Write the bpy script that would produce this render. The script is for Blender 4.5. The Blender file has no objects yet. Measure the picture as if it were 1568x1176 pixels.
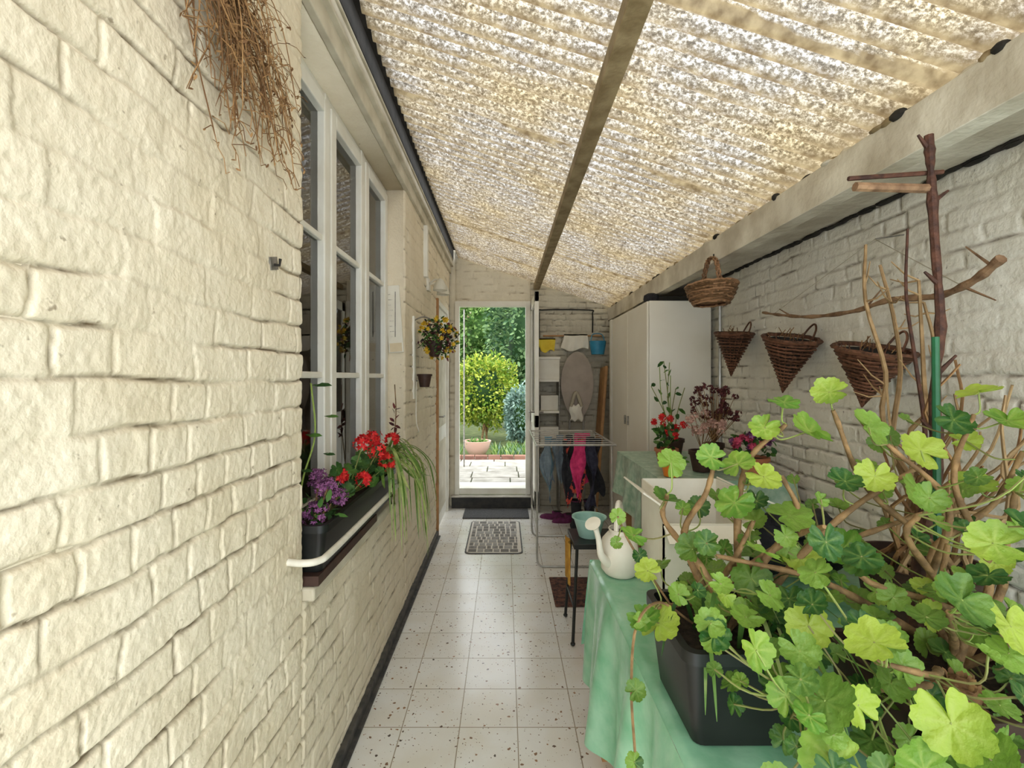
import bpy, math, random
import numpy as np
from mathutils import Vector, Matrix
random.seed(7); np.random.seed(7)
sc=bpy.context.scene
R=random.random
def U(a,b): return a+(b-a)*random.random()

# ------------------------------------------------------------ materials
def nt(name):
    m=bpy.data.materials.new(name); m.use_nodes=True
    n=m.node_tree; 
    for x in list(n.nodes): n.nodes.remove(x)
    out=n.nodes.new('ShaderNodeOutputMaterial')
    return m,n,out
def mat(name,col,rough=.6,col2=None,scale=20,bump=0,bscale=60,metal=0,island=0,transl=0,detail=4,lo=.35,hi=.65,spec=.4,rad=None):
    m,n,out=nt(name)
    p=n.nodes.new('ShaderNodeBsdfPrincipled')
    p.inputs['Roughness'].default_value=rough; p.inputs['Metallic'].default_value=metal
    p.inputs['Specular IOR Level'].default_value=spec
    geo=n.nodes.new('ShaderNodeNewGeometry')
    c2=col2 if col2 else tuple(c*.8 for c in col)
    no=n.nodes.new('ShaderNodeTexNoise'); no.inputs['Scale'].default_value=scale; no.inputs['Detail'].default_value=detail
    n.links.new(geo.outputs['Position'],no.inputs['Vector'])
    cr=n.nodes.new('ShaderNodeValToRGB')
    cr.color_ramp.elements[0].position=lo; cr.color_ramp.elements[1].position=hi
    cr.color_ramp.elements[0].color=(*c2,1); cr.color_ramp.elements[1].color=(*col,1)
    if island:
        ad=n.nodes.new('ShaderNodeMath'); ad.operation='MULTIPLY_ADD'
        n.links.new(geo.outputs['Random Per Island'],ad.inputs[0]); ad.inputs[1].default_value=island
        sb=n.nodes.new('ShaderNodeMath'); sb.operation='SUBTRACT'; sb.inputs[1].default_value=island/2
        n.links.new(no.outputs['Fac'],sb.inputs[0]); n.links.new(sb.outputs[0],ad.inputs[2])
        n.links.new(ad.outputs[0],cr.inputs['Fac'])
    else: n.links.new(no.outputs['Fac'],cr.inputs['Fac'])
    colout=cr.outputs['Color']
    if rad:
        at=n.nodes.new('ShaderNodeAttribute'); at.attribute_name='vein'
        rm=n.nodes.new('ShaderNodeMixRGB'); rm.blend_type='MIX'
        mm=n.nodes.new('ShaderNodeMath'); mm.operation='MULTIPLY'; mm.inputs[1].default_value=.45; n.links.new(at.outputs['Fac'],mm.inputs[0])
        n.links.new(mm.outputs[0],rm.inputs[0]); n.links.new(cr.outputs['Color'],rm.inputs[1]); rm.inputs[2].default_value=(*rad,1); colout=rm.outputs[0]
    n.links.new(colout,p.inputs['Base Color'])
    if bump:
        nb=n.nodes.new('ShaderNodeTexNoise'); nb.inputs['Scale'].default_value=bscale; nb.inputs['Detail'].default_value=5
        n.links.new(geo.outputs['Position'],nb.inputs['Vector'])
        b=n.nodes.new('ShaderNodeBump'); b.inputs['Strength'].default_value=bump; b.inputs['Distance'].default_value=.01
        n.links.new(nb.outputs['Fac'],b.inputs['Height']); n.links.new(b.outputs['Normal'],p.inputs['Normal'])
    if transl:
        t=n.nodes.new('ShaderNodeBsdfTranslucent'); n.links.new(colout,t.inputs['Color'])
        mx=n.nodes.new('ShaderNodeMixShader'); mx.inputs[0].default_value=transl
        n.links.new(p.outputs[0],mx.inputs[1]); n.links.new(t.outputs[0],mx.inputs[2]); n.links.new(mx.outputs[0],out.inputs[0])
    else: n.links.new(p.outputs[0],out.inputs[0])
    return m

def wallmat(name,col,col2,grime_shade,gs=.9):
    m,n,out=nt(name)
    p=n.nodes.new('ShaderNodeBsdfPrincipled'); p.inputs['Roughness'].default_value=.55; p.inputs['Specular IOR Level'].default_value=.3
    geo=n.nodes.new('ShaderNodeNewGeometry')
    a=n.nodes.new('ShaderNodeTexNoise'); a.inputs['Scale'].default_value=3.2; a.inputs['Detail'].default_value=9; a.inputs['Roughness'].default_value=.65
    n.links.new(geo.outputs['Position'],a.inputs['Vector'])
    r=n.nodes.new('ShaderNodeValToRGB'); r.color_ramp.elements[0].position=.36; r.color_ramp.elements[1].position=.62
    r.color_ramp.elements[0].color=(*col2,1); r.color_ramp.elements[1].color=(*col,1)
    n.links.new(a.outputs['Fac'],r.inputs['Fac'])
    at=n.nodes.new('ShaderNodeAttribute'); at.attribute_name='mort'
    s=n.nodes.new('ShaderNodeTexNoise'); s.inputs['Scale'].default_value=9; s.inputs['Detail'].default_value=7
    n.links.new(geo.outputs['Position'],s.inputs['Vector'])
    sr=n.nodes.new('ShaderNodeMapRange'); sr.inputs[1].default_value=.36; sr.inputs[2].default_value=.60
    n.links.new(s.outputs['Fac'],sr.inputs[0])
    mu=n.nodes.new('ShaderNodeMath'); mu.operation='MULTIPLY'; n.links.new(at.outputs['Fac'],mu.inputs[0]); n.links.new(sr.outputs[0],mu.inputs[1])
    mm=n.nodes.new('ShaderNodeMath'); mm.operation='MULTIPLY'; mm.inputs[1].default_value=gs; n.links.new(mu.outputs[0],mm.inputs[0])
    mx=n.nodes.new('ShaderNodeMixRGB'); n.links.new(mm.outputs[0],mx.inputs[0]); n.links.new(r.outputs[0],mx.inputs[1]); mx.inputs[2].default_value=(*grime_shade,1)  # groove grime and painted crack shade share this colour
    v=n.nodes.new('ShaderNodeTexNoise'); v.inputs['Scale'].default_value=38; v.inputs['Detail'].default_value=3
    n.links.new(geo.outputs['Position'],v.inputs['Vector'])
    vr=n.nodes.new('ShaderNodeMapRange'); vr.inputs[1].default_value=.70; vr.inputs[2].default_value=.76; n.links.new(v.outputs['Fac'],vr.inputs[0])
    vm=n.nodes.new('ShaderNodeMath'); vm.operation='MULTIPLY'; vm.inputs[1].default_value=.6; n.links.new(vr.outputs[0],vm.inputs[0])
    m3=n.nodes.new('ShaderNodeMixRGB'); n.links.new(vm.outputs[0],m3.inputs[0]); n.links.new(mx.outputs[0],m3.inputs[1]); m3.inputs[2].default_value=(*grime_shade,1)
    n.links.new(m3.outputs[0],p.inputs['Base Color'])
    nb=n.nodes.new('ShaderNodeTexNoise'); nb.inputs['Scale'].default_value=70; nb.inputs['Detail'].default_value=7
    n.links.new(geo.outputs['Position'],nb.inputs['Vector'])
    b=n.nodes.new('ShaderNodeBump'); b.inputs['Strength'].default_value=.45; b.inputs['Distance'].default_value=.008
    n.links.new(nb.outputs['Fac'],b.inputs['Height']); n.links.new(b.outputs['Normal'],p.inputs['Normal'])
    n.links.new(p.outputs[0],out.inputs[0]); return m

M={}
M['wallL']=wallmat('cream_painted_brick',(.83,.75,.60),(.73,.64,.48),(.15,.10,.05),1.0)
M['wallR']=wallmat('white_painted_brick',(.87,.84,.76),(.76,.72,.63),(.15,.11,.07),1.0)
M['wallB']=wallmat('beige_brick',(.60,.56,.45),(.46,.42,.33),(.15,.12,.08),1.0)
M['wallB2']=wallmat('beige_plaster_brick',(.74,.69,.57),(.64,.59,.47),(.3,.23,.14))
M['white']=mat('white_paint',(.82,.81,.75),.4,(.74,.71,.63),6)
M['cream']=mat('cream_wood_paint',(.66,.61,.49),.5,(.50,.45,.34),7,bump=.15,detail=8)
M['board']=mat('pale_wood_board',(.74,.64,.46),.5,(.64,.53,.36),9,detail=8)
M['beam']=mat('beam_weathered_paint',(.74,.70,.60),.65,(.48,.43,.34),5,bump=.5,bscale=30,detail=9)
M['rafter']=mat('rafter_brown_wood',(.36,.28,.16),.6,(.22,.16,.08),14,bump=.3)
M['dark']=mat('dark_matt',(.035,.03,.025),.8,(.015,.013,.01),15)  # plain dark colour, also laid where gaps and hollows are in shade
M['black']=mat('black_plastic',(.016,.018,.016),.38,(.010,.010,.010),10)
M['plinth']=mat('dark_plinth',(.10,.09,.08),.6,(.04,.04,.04),22)
M['soil']=mat('soil',(.05,.032,.02),.95,(.015,.01,.006),60,bump=1)
M['twig']=mat('dry_twig',(.33,.19,.08),.8,(.15,.075,.03),30,island=.5)
M['straw']=mat('straw_stick',(.40,.27,.14),.8,(.22,.14,.065),25,island=.5)
M['bark']=mat('dark_red_bark',(.12,.05,.03),.7,(.045,.02,.015),40,bump=.6)
M['drift']=mat('driftwood',(.34,.21,.12),.75,(.16,.09,.05),25,bump=.5)
M['wicker']=mat('dark_wicker',(.21,.095,.055),.6,(.07,.03,.015),60,island=.6)
M['wicker2']=mat('brown_wicker',(.34,.19,.10),.6,(.13,.07,.03),60,island=.6)
M['leaf']=mat('geranium_leaf',(.20,.33,.05),.36,(.03,.105,.02),9,island=.9,transl=.25,bump=.4,bscale=90,lo=.2,hi=.8,rad=(.26,.36,.09))
M['leafb']=mat('geranium_leaf_bright',(.38,.49,.07),.36,(.12,.27,.035),9,island=.9,transl=.30,bump=.4,bscale=90,lo=.25,hi=.75,rad=(.48,.56,.16))
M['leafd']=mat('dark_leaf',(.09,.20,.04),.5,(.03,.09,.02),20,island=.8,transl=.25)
M['spider']=mat('spider_plant_leaf',(.46,.54,.20),.4,(.14,.27,.05),20,island=.8,transl=.35)
M['stemg']=mat('green_stem',(.25,.33,.08),.5,(.20,.18,.07),20,island=.7)
M['stemb']=mat('woody_stem',(.32,.20,.09),.75,(.15,.09,.04),30,bump=.5)
M['red']=mat('red_petal',(.82,.05,.04),.5,(.55,.01,.02),40,island=.8,transl=.25)
M['pink']=mat('pink_petal',(.70,.12,.22),.5,(.5,.05,.12),40,island=.8,transl=.2)
M['purple']=mat('purple_petal',(.28,.10,.24),.6,(.13,.04,.11),40,island=.9)
M['palepink']=mat('dried_petal',(.62,.42,.34),.8,(.40,.22,.18),40,island=.9)
M['yellow']=mat('yellow_petal',(.80,.58,.05),.5,(.6,.38,.03),40,island=.8,transl=.2)
M['maroon']=mat('maroon_dry',(.16,.04,.04),.8,(.06,.015,.02),40,island=.9)
M['terra']=mat('terracotta',(.55,.22,.11),.8,(.42,.16,.08),15,bump=.2)
M['brownp']=mat('brown_planter',(.07,.035,.025),.55,(.04,.02,.015),15)
M['orange']=mat('orange_pot',(.80,.26,.03),.35,(.7,.2,.02),10)
M['ycloth']=mat('mustard_cloth',(.60,.34,.06),.8,(.45,.22,.03),20)
M['cab']=mat('cabinet_laminate',(.84,.81,.73),.42,(.80,.76,.67),3)
M['chrome']=mat('white_tube',(.50,.49,.46),.3,(.40,.39,.36),20,metal=.35)
M['rail']=mat('white_rail',(.80,.77,.68),.35,(.7,.66,.56),20)
M['bracket']=mat('grey_metal',(.35,.33,.30),.45,(.2,.19,.17),40,metal=.6)
M['yel']=mat('yellow_cloth',(.80,.62,.06),.7,(.7,.5,.04),10)
M['blue']=mat('blue_plastic',(.06,.35,.55),.4,(.04,.25,.42),10)
M['teal']=mat('teal_plastic',(.42,.66,.60),.35,(.36,.58,.53),10)
M['greyb']=mat('ironing_cover',(.42,.36,.31),.8,(.36,.31,.26),10)
M['paper']=mat('white_card',(.82,.79,.70),.7,(.74,.70,.60),8)
M['wood']=mat('plank_wood',(.50,.28,.12),.55,(.36,.19,.08),12)
M['c_grey']=mat('cloth_greyblue',(.22,.27,.30),.9,(.15,.19,.23),30,bump=.3)
M['c_blue']=mat('cloth_blue',(.14,.28,.36),.9,(.1,.2,.28),30,bump=.3)
M['c_black']=mat('cloth_black',(.03,.03,.035),.9,(.015,.015,.02),30,bump=.3)
M['c_red']=mat('cloth_coral',(.72,.12,.08),.9,(.03,.02,.04),28,lo=.48,hi=.52)
M['c_pink']=mat('cloth_magenta',(.70,.06,.20),.9,(.5,.03,.13),30,bump=.3)
M['c_navy']=mat('cloth_navy',(.05,.05,.08),.9,(.02,.02,.04),30,bump=.3)
M['shoe']=mat('purple_slipper',(.16,.02,.10),.7,(.09,.01,.05),30)
M['cloth']=mat('green_oilcloth',(.34,.60,.42),.24,(.18,.45,.27),9,spec=.6,bump=.3,bscale=12)
M['cloth2']=mat('pale_green_oilcloth',(.46,.58,.46),.35,(.25,.40,.29),24,spec=.6)
M['green']=mat('green_stake',(.02,.14,.06),.4,(.015,.1,.04),10)
M['mat1']=mat('grey_doormat',(.13,.13,.13),.95,(.07,.07,.075),90,bump=1,bscale=200)
M['mat2']=mat('brown_doormat',(.20,.09,.06),.95,(.05,.03,.03),40,bump=1,bscale=150)
M['rugg']=mat('rug_grey',(.36,.35,.34),.9,(.20,.19,.18),30,island=.9)
M['rugw']=mat('rug_light',(.74,.71,.66),.9,(.66,.62,.56),30)
M['stone']=mat('patio_stone',(.46,.43,.38),.85,(.28,.26,.22),5,bump=.4,detail=8)
M['earth']=mat('garden_earth',(.12,.14,.05),.95,(.05,.08,.02),6,bump=1)
M['brick']=mat('garden_brick',(.28,.15,.11),.85,(.18,.09,.07),12,island=.8)
M['gy']=mat('yellow_green_leaf',(.46,.51,.08),.5,(.16,.27,.03),3,island=.9,transl=.35)
M['gb']=mat('blue_green_leaf',(.30,.42,.36),.5,(.13,.22,.18),3,island=.9,transl=.3)
M['gd']=mat('conifer_leaf',(.22,.34,.15),.6,(.05,.12,.05),2,island=.8,transl=.3)
M['gm']=mat('hedge_leaf',(.28,.42,.13),.6,(.08,.18,.04),2,island=.8,transl=.3)
M['room']=mat('room_paint',(.60,.56,.50),.8,(.55,.5,.44),3)
M['curtain']=mat('net_curtain',(.8,.78,.72),.9,(.7,.68,.62),20,transl=.4)
M['frost']=mat('frosted_glass_shade',(.85,.83,.75),.25,(.8,.78,.7),10,transl=.4)
M['string']=mat('string',(.45,.40,.30),.9)
M['step']=mat('dark_step',(.05,.045,.04),.5,(.03,.03,.03),20)
M['print']=mat('print_grey',(.45,.42,.36),.8,(.75,.72,.64),160,lo=.45,hi=.5)

def floormat():
    m,n,out=nt('speckled_floor_tiles')
    p=n.nodes.new('ShaderNodeBsdfPrincipled'); p.inputs['Roughness'].default_value=.20; p.inputs['Specular IOR Level'].default_value=.65
    geo=n.nodes.new('ShaderNodeNewGeometry')
    mp=n.nodes.new('ShaderNodeMapping'); mp.inputs['Location'].default_value=(-.054+.2475*20,-2.258+.2475*20,0)
    n.links.new(geo.outputs['Position'],mp.inputs['Vector'])
    b=n.nodes.new('ShaderNodeTexBrick'); b.offset=0; b.squash=1
    b.inputs['Scale'].default_value=1; b.inputs['Brick Width'].default_value=.2475; b.inputs['Row Height'].default_value=.2475
    b.inputs['Mortar Size'].default_value=.0024; b.inputs['Mortar Smooth'].default_value=.3
    b.inputs['Color1'].default_value=(.84,.84,.83,1); b.inputs['Color2'].default_value=(.78,.77,.75,1); b.inputs['Mortar'].default_value=(.38,.33,.26,1)
    n.links.new(mp.outputs[0],b.inputs['Vector'])
    dn=n.nodes.new('ShaderNodeTexNoise'); dn.inputs['Scale'].default_value=4; dn.inputs['Detail'].default_value=6; n.links.new(geo.outputs['Position'],dn.inputs['Vector'])
    dr=n.nodes.new('ShaderNodeValToRGB'); dr.color_ramp.elements[0].position=.35; dr.color_ramp.elements[1].position=.6
    dr.color_ramp.elements[0].color=(.93,.90,.84,1); dr.color_ramp.elements[1].color=(1,1,1,1); n.links.new(dn.outputs['Fac'],dr.inputs[0])
    dm=n.nodes.new('ShaderNodeMixRGB'); dm.blend_type='MULTIPLY'; dm.inputs[0].default_value=1; n.links.new(b.outputs['Color'],dm.inputs[1]); n.links.new(dr.outputs[0],dm.inputs[2])
    last=dm.outputs[0]
    w=n.nodes.new('ShaderNodeTexNoise'); w.inputs['Scale'].default_value=70; n.links.new(geo.outputs['Position'],w.inputs['Vector'])
    mw=n.nodes.new('ShaderNodeMixRGB'); mw.blend_type='ADD'; mw.inputs[0].default_value=.016
    n.links.new(geo.outputs['Position'],mw.inputs[1]); n.links.new(w.outputs['Color'],mw.inputs[2])
    for scl,a_,c_ in ((38,.50,-.225),(85,.50,-.24)):
        v=n.nodes.new('ShaderNodeTexVoronoi'); v.inputs['Scale'].default_value=scl; n.links.new(mw.outputs[0],v.inputs['Vector'])
        sep=n.nodes.new('ShaderNodeSeparateColor'); n.links.new(v.outputs['Color'],sep.inputs[0])
        th=n.nodes.new('ShaderNodeMath'); th.operation='MULTIPLY_ADD'; n.links.new(sep.outputs[0],th.inputs[0]); th.inputs[1].default_value=a_; th.inputs[2].default_value=c_
        lt=n.nodes.new('ShaderNodeMath'); lt.operation='LESS_THAN'; n.links.new(v.outputs['Distance'],lt.inputs[0]); n.links.new(th.outputs[0],lt.inputs[1])
        sc_=n.nodes.new('ShaderNodeValToRGB'); sc_.color_ramp.elements[0].color=(.36,.20,.11,1); sc_.color_ramp.elements[1].color=(.09,.075,.07,1)
        n.links.new(sep.outputs[1],sc_.inputs[0])
        mx=n.nodes.new('ShaderNodeMixRGB'); n.links.new(lt.outputs[0],mx.inputs[0]); n.links.new(last,mx.inputs[1]); n.links.new(sc_.outputs[0],mx.inputs[2]); last=mx.outputs[0]
    n.links.new(last,p.inputs['Base Color'])
    bp=n.nodes.new('ShaderNodeBump'); bp.inputs['Strength'].default_value=.4; bp.inputs['Distance'].default_value=.003; bp.invert=True
    n.links.new(b.outputs['Fac'],bp.inputs['Height']); n.links.new(bp.outputs[0],p.inputs['Normal'])
    n.links.new(p.outputs[0],out.inputs[0]); return m
M['floor']=floormat()

def roofmat():
    m,n,out=nt('weathered_translucent_sheet')
    geo=n.nodes.new('ShaderNodeNewGeometry')
    mp=n.nodes.new('ShaderNodeMapping'); mp.inputs['Scale'].default_value=(1,1.6,1); n.links.new(geo.outputs['Position'],mp.inputs[0])
    a=n.nodes.new('ShaderNodeTexNoise'); a.inputs['Scale'].default_value=66; a.inputs['Detail'].default_value=5; a.inputs['Roughness'].default_value=.75
    n.links.new(mp.outputs[0],a.inputs['Vector'])
    r=n.nodes.new('ShaderNodeValToRGB'); e=r.color_ramp.elements
    e[0].position=.38; e[0].color=(.13,.11,.085,1); e[1].position=.60; e[1].color=(.76,.74,.70,1)
    x=e.new(.49); x.color=(.32,.285,.23,1)
    n.links.new(a.outputs['Fac'],r.inputs[0])
    g=n.nodes.new('ShaderNodeTexNoise'); g.inputs['Scale'].default_value=2.4; g.inputs['Detail'].default_value=6
    n.links.new(geo.outputs['Position'],g.inputs['Vector'])
    gr=n.nodes.new('ShaderNodeValToRGB'); gr.color_ramp.elements[0].position=.42; gr.color_ramp.elements[1].position=.66
    gr.color_ramp.elements[0].color=(.90,.90,.93,1); gr.color_ramp.elements[1].color=(.95,.84,.62,1)
    n.links.new(g.outputs['Fac'],gr.inputs[0])
    mu=n.nodes.new('ShaderNodeMixRGB'); mu.blend_type='MULTIPLY'; mu.inputs[0].default_value=1
    n.links.new(r.outputs[0],mu.inputs[1]); n.links.new(gr.outputs[0],mu.inputs[2])
    at=n.nodes.new('ShaderNodeAttribute'); at.attribute_name='dirt_shade'
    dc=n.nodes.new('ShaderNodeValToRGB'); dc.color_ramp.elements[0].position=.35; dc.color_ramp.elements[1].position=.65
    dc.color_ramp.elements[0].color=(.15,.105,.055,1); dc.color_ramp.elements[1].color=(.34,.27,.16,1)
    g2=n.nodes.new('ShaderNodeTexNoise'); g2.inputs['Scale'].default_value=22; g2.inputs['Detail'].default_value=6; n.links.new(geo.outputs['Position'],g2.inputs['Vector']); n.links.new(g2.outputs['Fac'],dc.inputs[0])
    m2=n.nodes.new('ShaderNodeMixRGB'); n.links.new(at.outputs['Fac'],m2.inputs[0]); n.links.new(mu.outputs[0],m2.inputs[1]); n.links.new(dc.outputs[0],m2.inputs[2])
    t=n.nodes.new('ShaderNodeBsdfTranslucent'); n.links.new(m2.outputs[0],t.inputs[0])
    d=n.nodes.new('ShaderNodeBsdfPrincipled'); d.inputs['Roughness'].default_value=.35; n.links.new(m2.outputs[0],d.inputs['Base Color'])
    mx=n.nodes.new('ShaderNodeMixShader'); mx.inputs[0].default_value=.60
    n.links.new(d.outputs[0],mx.inputs[1]); n.links.new(t.outputs[0],mx.inputs[2]); n.links.new(mx.outputs[0],out.inputs[0])
    return m
M['roof']=roofmat()
def glassmat():
    m,n,out=nt('window_glass')
    t=n.nodes.new('ShaderNodeBsdfTransparent'); t.inputs[0].default_value=(.85,.9,.88,1)
    g=n.nodes.new('ShaderNodeBsdfGlossy'); g.inputs['Roughness'].default_value=.01
    f=n.nodes.new('ShaderNodeFresnel'); f.inputs[0].default_value=2.6
    mx=n.nodes.new('ShaderNodeMixShader'); n.links.new(f.outputs[0],mx.inputs[0]); n.links.new(t.outputs[0],mx.inputs[1]); n.links.new(g.outputs[0],mx.inputs[2])
    n.links.new(mx.outputs[0],out.inputs[0]); return m
M['glass']=glassmat()

# ------------------------------------------------------------ builder
class B:
    def __init__(s): s.v=[];s.f=[];s.m=[];s.mats=[];s.attr=[]
    def mi(s,k):
        if k not in s.mats: s.mats.append(k)
        return s.mats.index(k)
    def add(s,vs,fs,k,attr=None):
        o=len(s.v); s.v.extend([tuple(q) for q in vs]); i=s.mi(k)
        for f in fs: s.f.append(tuple(a+o for a in f)); s.m.append(i)
        s.attr.extend(attr if attr is not None else [0.0]*len(vs))
    def box(s,x0,x1,y0,y1,z0,z1,k,rot=None,piv=None):
        vs=[Vector((x,y,z)) for x in(x0,x1) for y in(y0,y1) for z in(z0,z1)]
        if rot is not None:
            c=Vector(piv) if piv else Vector(((x0+x1)/2,(y0+y1)/2,(z0+z1)/2))
            vs=[rot@(v-c)+c for v in vs]
        s.add(vs,[(0,1,3,2),(4,6,7,5),(0,4,5,1),(2,3,7,6),(0,2,6,4),(1,5,7,3)],k)
    def tube(s,pts,r,k,n=6,cap=True):
        P=[Vector(p) for p in pts]; L=len(P)
        if not isinstance(r,(list,tuple)): r=[r]*L
        vs=[];fs=[];up=None
        for i,p in enumerate(P):
            t=(P[min(i+1,L-1)]-P[max(i-1,0)])
            if t.length<1e-9: t=Vector((0,0,1))
            t.normalize()
            if up is None:
                up=Vector((0,0,1)) if abs(t.z)<.9 else Vector((1,0,0))
            a=t.cross(up)
            if a.length<1e-5: a=t.cross(Vector((.3,1,.2)))
            a.normalize(); b=a.cross(t).normalized(); up=b
            for j in range(n):
                g=2*math.pi*j/n; vs.append(p+(a*math.cos(g)+b*math.sin(g))*r[min(i,len(r)-1)])
        for i in range(L-1):
            for j in range(n):
                q=(j+1)%n; fs.append((i*n+j,i*n+q,(i+1)*n+q,(i+1)*n+j))
        if cap: fs.append(tuple(range(n))[::-1]); fs.append(tuple((L-1)*n+j for j in range(n)))
        s.add(vs,fs,k)
    def lathe(s,prof,c,k,n=24,rot=None,sx=1,sy=1,capb=True):
        c=Vector(c); vs=[];fs=[]
        for r,z in prof:
            for j in range(n):
                g=2*math.pi*j/n; q=Vector((r*math.cos(g)*sx,r*math.sin(g)*sy,z))
                if rot is not None: q=rot@q
                vs.append(c+q)
        for i in range(len(prof)-1):
            for j in range(n):
                q=(j+1)%n; fs.append((i*n+j,i*n+q,(i+1)*n+q,(i+1)*n+j))
        if capb: fs.append(tuple(range(n))[::-1])
        s.add(vs,fs,k)
    def blob(s,c,rx,ry,rz,k,n=12,m=8,rot=None,rough=0):
        c=Vector(c); vs=[];fs=[]
        for i in range(m+1):
            a=math.pi*i/m
            for j in range(n):
                g=2*math.pi*j/n; w=1+U(-rough,rough)
                q=Vector((rx*math.sin(a)*math.cos(g)*w,ry*math.sin(a)*math.sin(g)*w,-rz*math.cos(a)*w))
                if rot is not None:q=rot@q
                vs.append(c+q)
        for i in range(m):
            for j in range(n):
                q=(j+1)%n; fs.append((i*n+j,i*n+q,(i+1)*n+q,(i+1)*n+j))
        s.add(vs,fs,k)
    def grid(s,fn,nu,nv,k,attr=None):
        vs=[fn(i/nu,j/nv) for j in range(nv+1) for i in range(nu+1)]
        fs=[(j*(nu+1)+i,j*(nu+1)+i+1,(j+1)*(nu+1)+i+1,(j+1)*(nu+1)+i) for j in range(nv) for i in range(nu)]
        at=[attr(i/nu,j/nv) for j in range(nv+1) for i in range(nu+1)] if attr else None
        s.add(vs,fs,k,at)
    def obj(s,name,smooth=True,bevel=0,ang=40,an=None,solid=0):
        me=bpy.data.meshes.new(name); me.from_pydata(s.v,[],s.f)
        for k in s.mats: me.materials.append(M[k])
        me.polygons.foreach_set('material_index',s.m)
        me.polygons.foreach_set('use_smooth',[smooth]*len(s.f))
        if an:
            a=me.attributes.new(an,'FLOAT','POINT'); a.data.foreach_set('value',s.attr)
        me.update()
        if smooth:
            try: me.set_sharp_from_angle(angle=math.radians(ang))
            except Exception: pass
        o=bpy.data.objects.new(name,me); sc.collection.objects.link(o)
        if solid:
            q=o.modifiers.new('solid','SOLIDIFY'); q.thickness=solid
        if bevel:
            q=o.modifiers.new('bev','BEVEL'); q.width=bevel; q.segments=2; q.limit_method='ANGLE'; q.angle_limit=math.radians(50)
        return o
def rotx(a): return Matrix.Rotation(math.radians(a),3,'X')
def roty(a): return Matrix.Rotation(math.radians(a),3,'Y')
def rotz(a): return Matrix.Rotation(math.radians(a),3,'Z')
def curve(pts,n=8):
    P=[Vector(p) for p in pts]; out=[]
    P=[P[0]*2-P[1]]+P+[P[-1]*2-P[-2]]
    for i in range(1,len(P)-2):
        for k in range(n):
            t=k/n; a,b,c,d=P[i-1],P[i],P[i+1],P[i+2]
            out.append(.5*((2*b)+(c-a)*t+(2*a-5*b+4*c-d)*t*t+(3*b-a-3*c+d)*t**3))
    out.append(P[-2]); return out

# ------------------------------------------------------------ brick relief
def vnoise(x,y,seed):
    rs=np.random.RandomState(seed); T=rs.rand(256,256)
    xi=np.floor(x).astype(int); yi=np.floor(y).astype(int); fx=x-xi; fy=y-yi
    fx=fx*fx*(3-2*fx); fy=fy*fy*(3-2*fy)
    g=lambda a,b:T[a%256,b%256]
    return (g(xi,yi)*(1-fx)+g(xi+1,yi)*fx)*(1-fy)+(g(xi,yi+1)*(1-fx)+g(xi+1,yi+1)*fx)*fy
def brick_patch(b,u0,u1,v0,v1,res,fn,k,seed=1,ch=.083,bl=.205,depth=.0058,rough=1.0):
    nu=max(2,int((u1-u0)/res)); nv=max(2,int((v1-v0)/res))
    u,v=np.meshgrid(np.linspace(u0,u1,nu+1),np.linspace(v0,v1,nv+1))
    uw=u+.018*(vnoise(u*9+50,v*9+50,seed)-.5)+.009*(vnoise(u*34+50,v*34+50,seed+3)-.5)
    vw=v+.020*(vnoise(u*5+90,v*6+50,seed+1)-.5)+.009*(vnoise(u*26+90,v*30+50,seed+4)-.5)
    row=np.floor(vw/ch).astype(int)
    off=(row%2)*bl*.5+((row*37)%11)*.008
    col=np.floor((uw+off)/bl).astype(int)
    rs=np.random.RandomState(seed+9); T=rs.rand(128,128); T2=rs.rand(128,128)
    fu=(uw+off)/bl-col; fv=vw/ch-row
    split=T2[row%128,col%128]<.25
    fu2=np.where(split,(fu*2)%1,fu); lw=np.where(split,bl/2,bl)
    du=np.minimum(fu2,1-fu2)*lw; dv=np.minimum(fv,1-fv)*ch
    s=np.clip(du/.008,0,1); t=np.clip(dv/.009,0,1)
    s=s*s*(3-2*s); t=t*t*(3-2*t); m=np.minimum(s,t)*.6+s*t*.4
    fade=vnoise(u*3.3+20,v*7.6+70,seed+6); fade=np.clip((fade-.12)*1.6,0,1)
    vfade=np.where(s<t,.65,1.0)
    dep=depth*(.30+1.15*fade)*vfade
    d=-(1-m)*dep+ (T[row%128,col%128]-.5)*.0035*rough+ (vnoise(u*20+10,v*20+10,seed+5)-.5)*.0036*rough+(vnoise(u*5+10,v*5+10,seed+7)-.5)*.006*rough+(vnoise(u*75+10,v*75+10,seed+8)-.5)*.0022*rough
    d+= (fv-.5)*.0030*(T2[col%128,row%128]-.2)
    crack=np.exp(-(np.minimum(du*1.3,dv)/.0032)**2)*np.clip((fade-.34)*2.4,0,1)*vfade
    d-=crack*.004
    e=np.minimum(np.minimum(u-u0,u1-u),np.minimum(v-v0,v1-v)); ed=np.clip(e/.012,0,1); d=d-(1-ed)**2*.012
    X,Y,Z=fn(u,v,d)
    vs=np.stack([X.ravel(),Y.ravel(),Z.ravel()],1).tolist()
    I=(np.arange(nv)[:,None]*(nu+1)+np.arange(nu)[None,:]).ravel()
    fs=np.stack([I,I+1,I+nu+2,I+nu+1],1).tolist()
    at=np.clip(crack*1.0+(1-m)*.15,0,1)  # mortar grime, with the shade of fine cracks put into the colour
    b.add(vs,fs,k,at.ravel().tolist())

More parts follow.
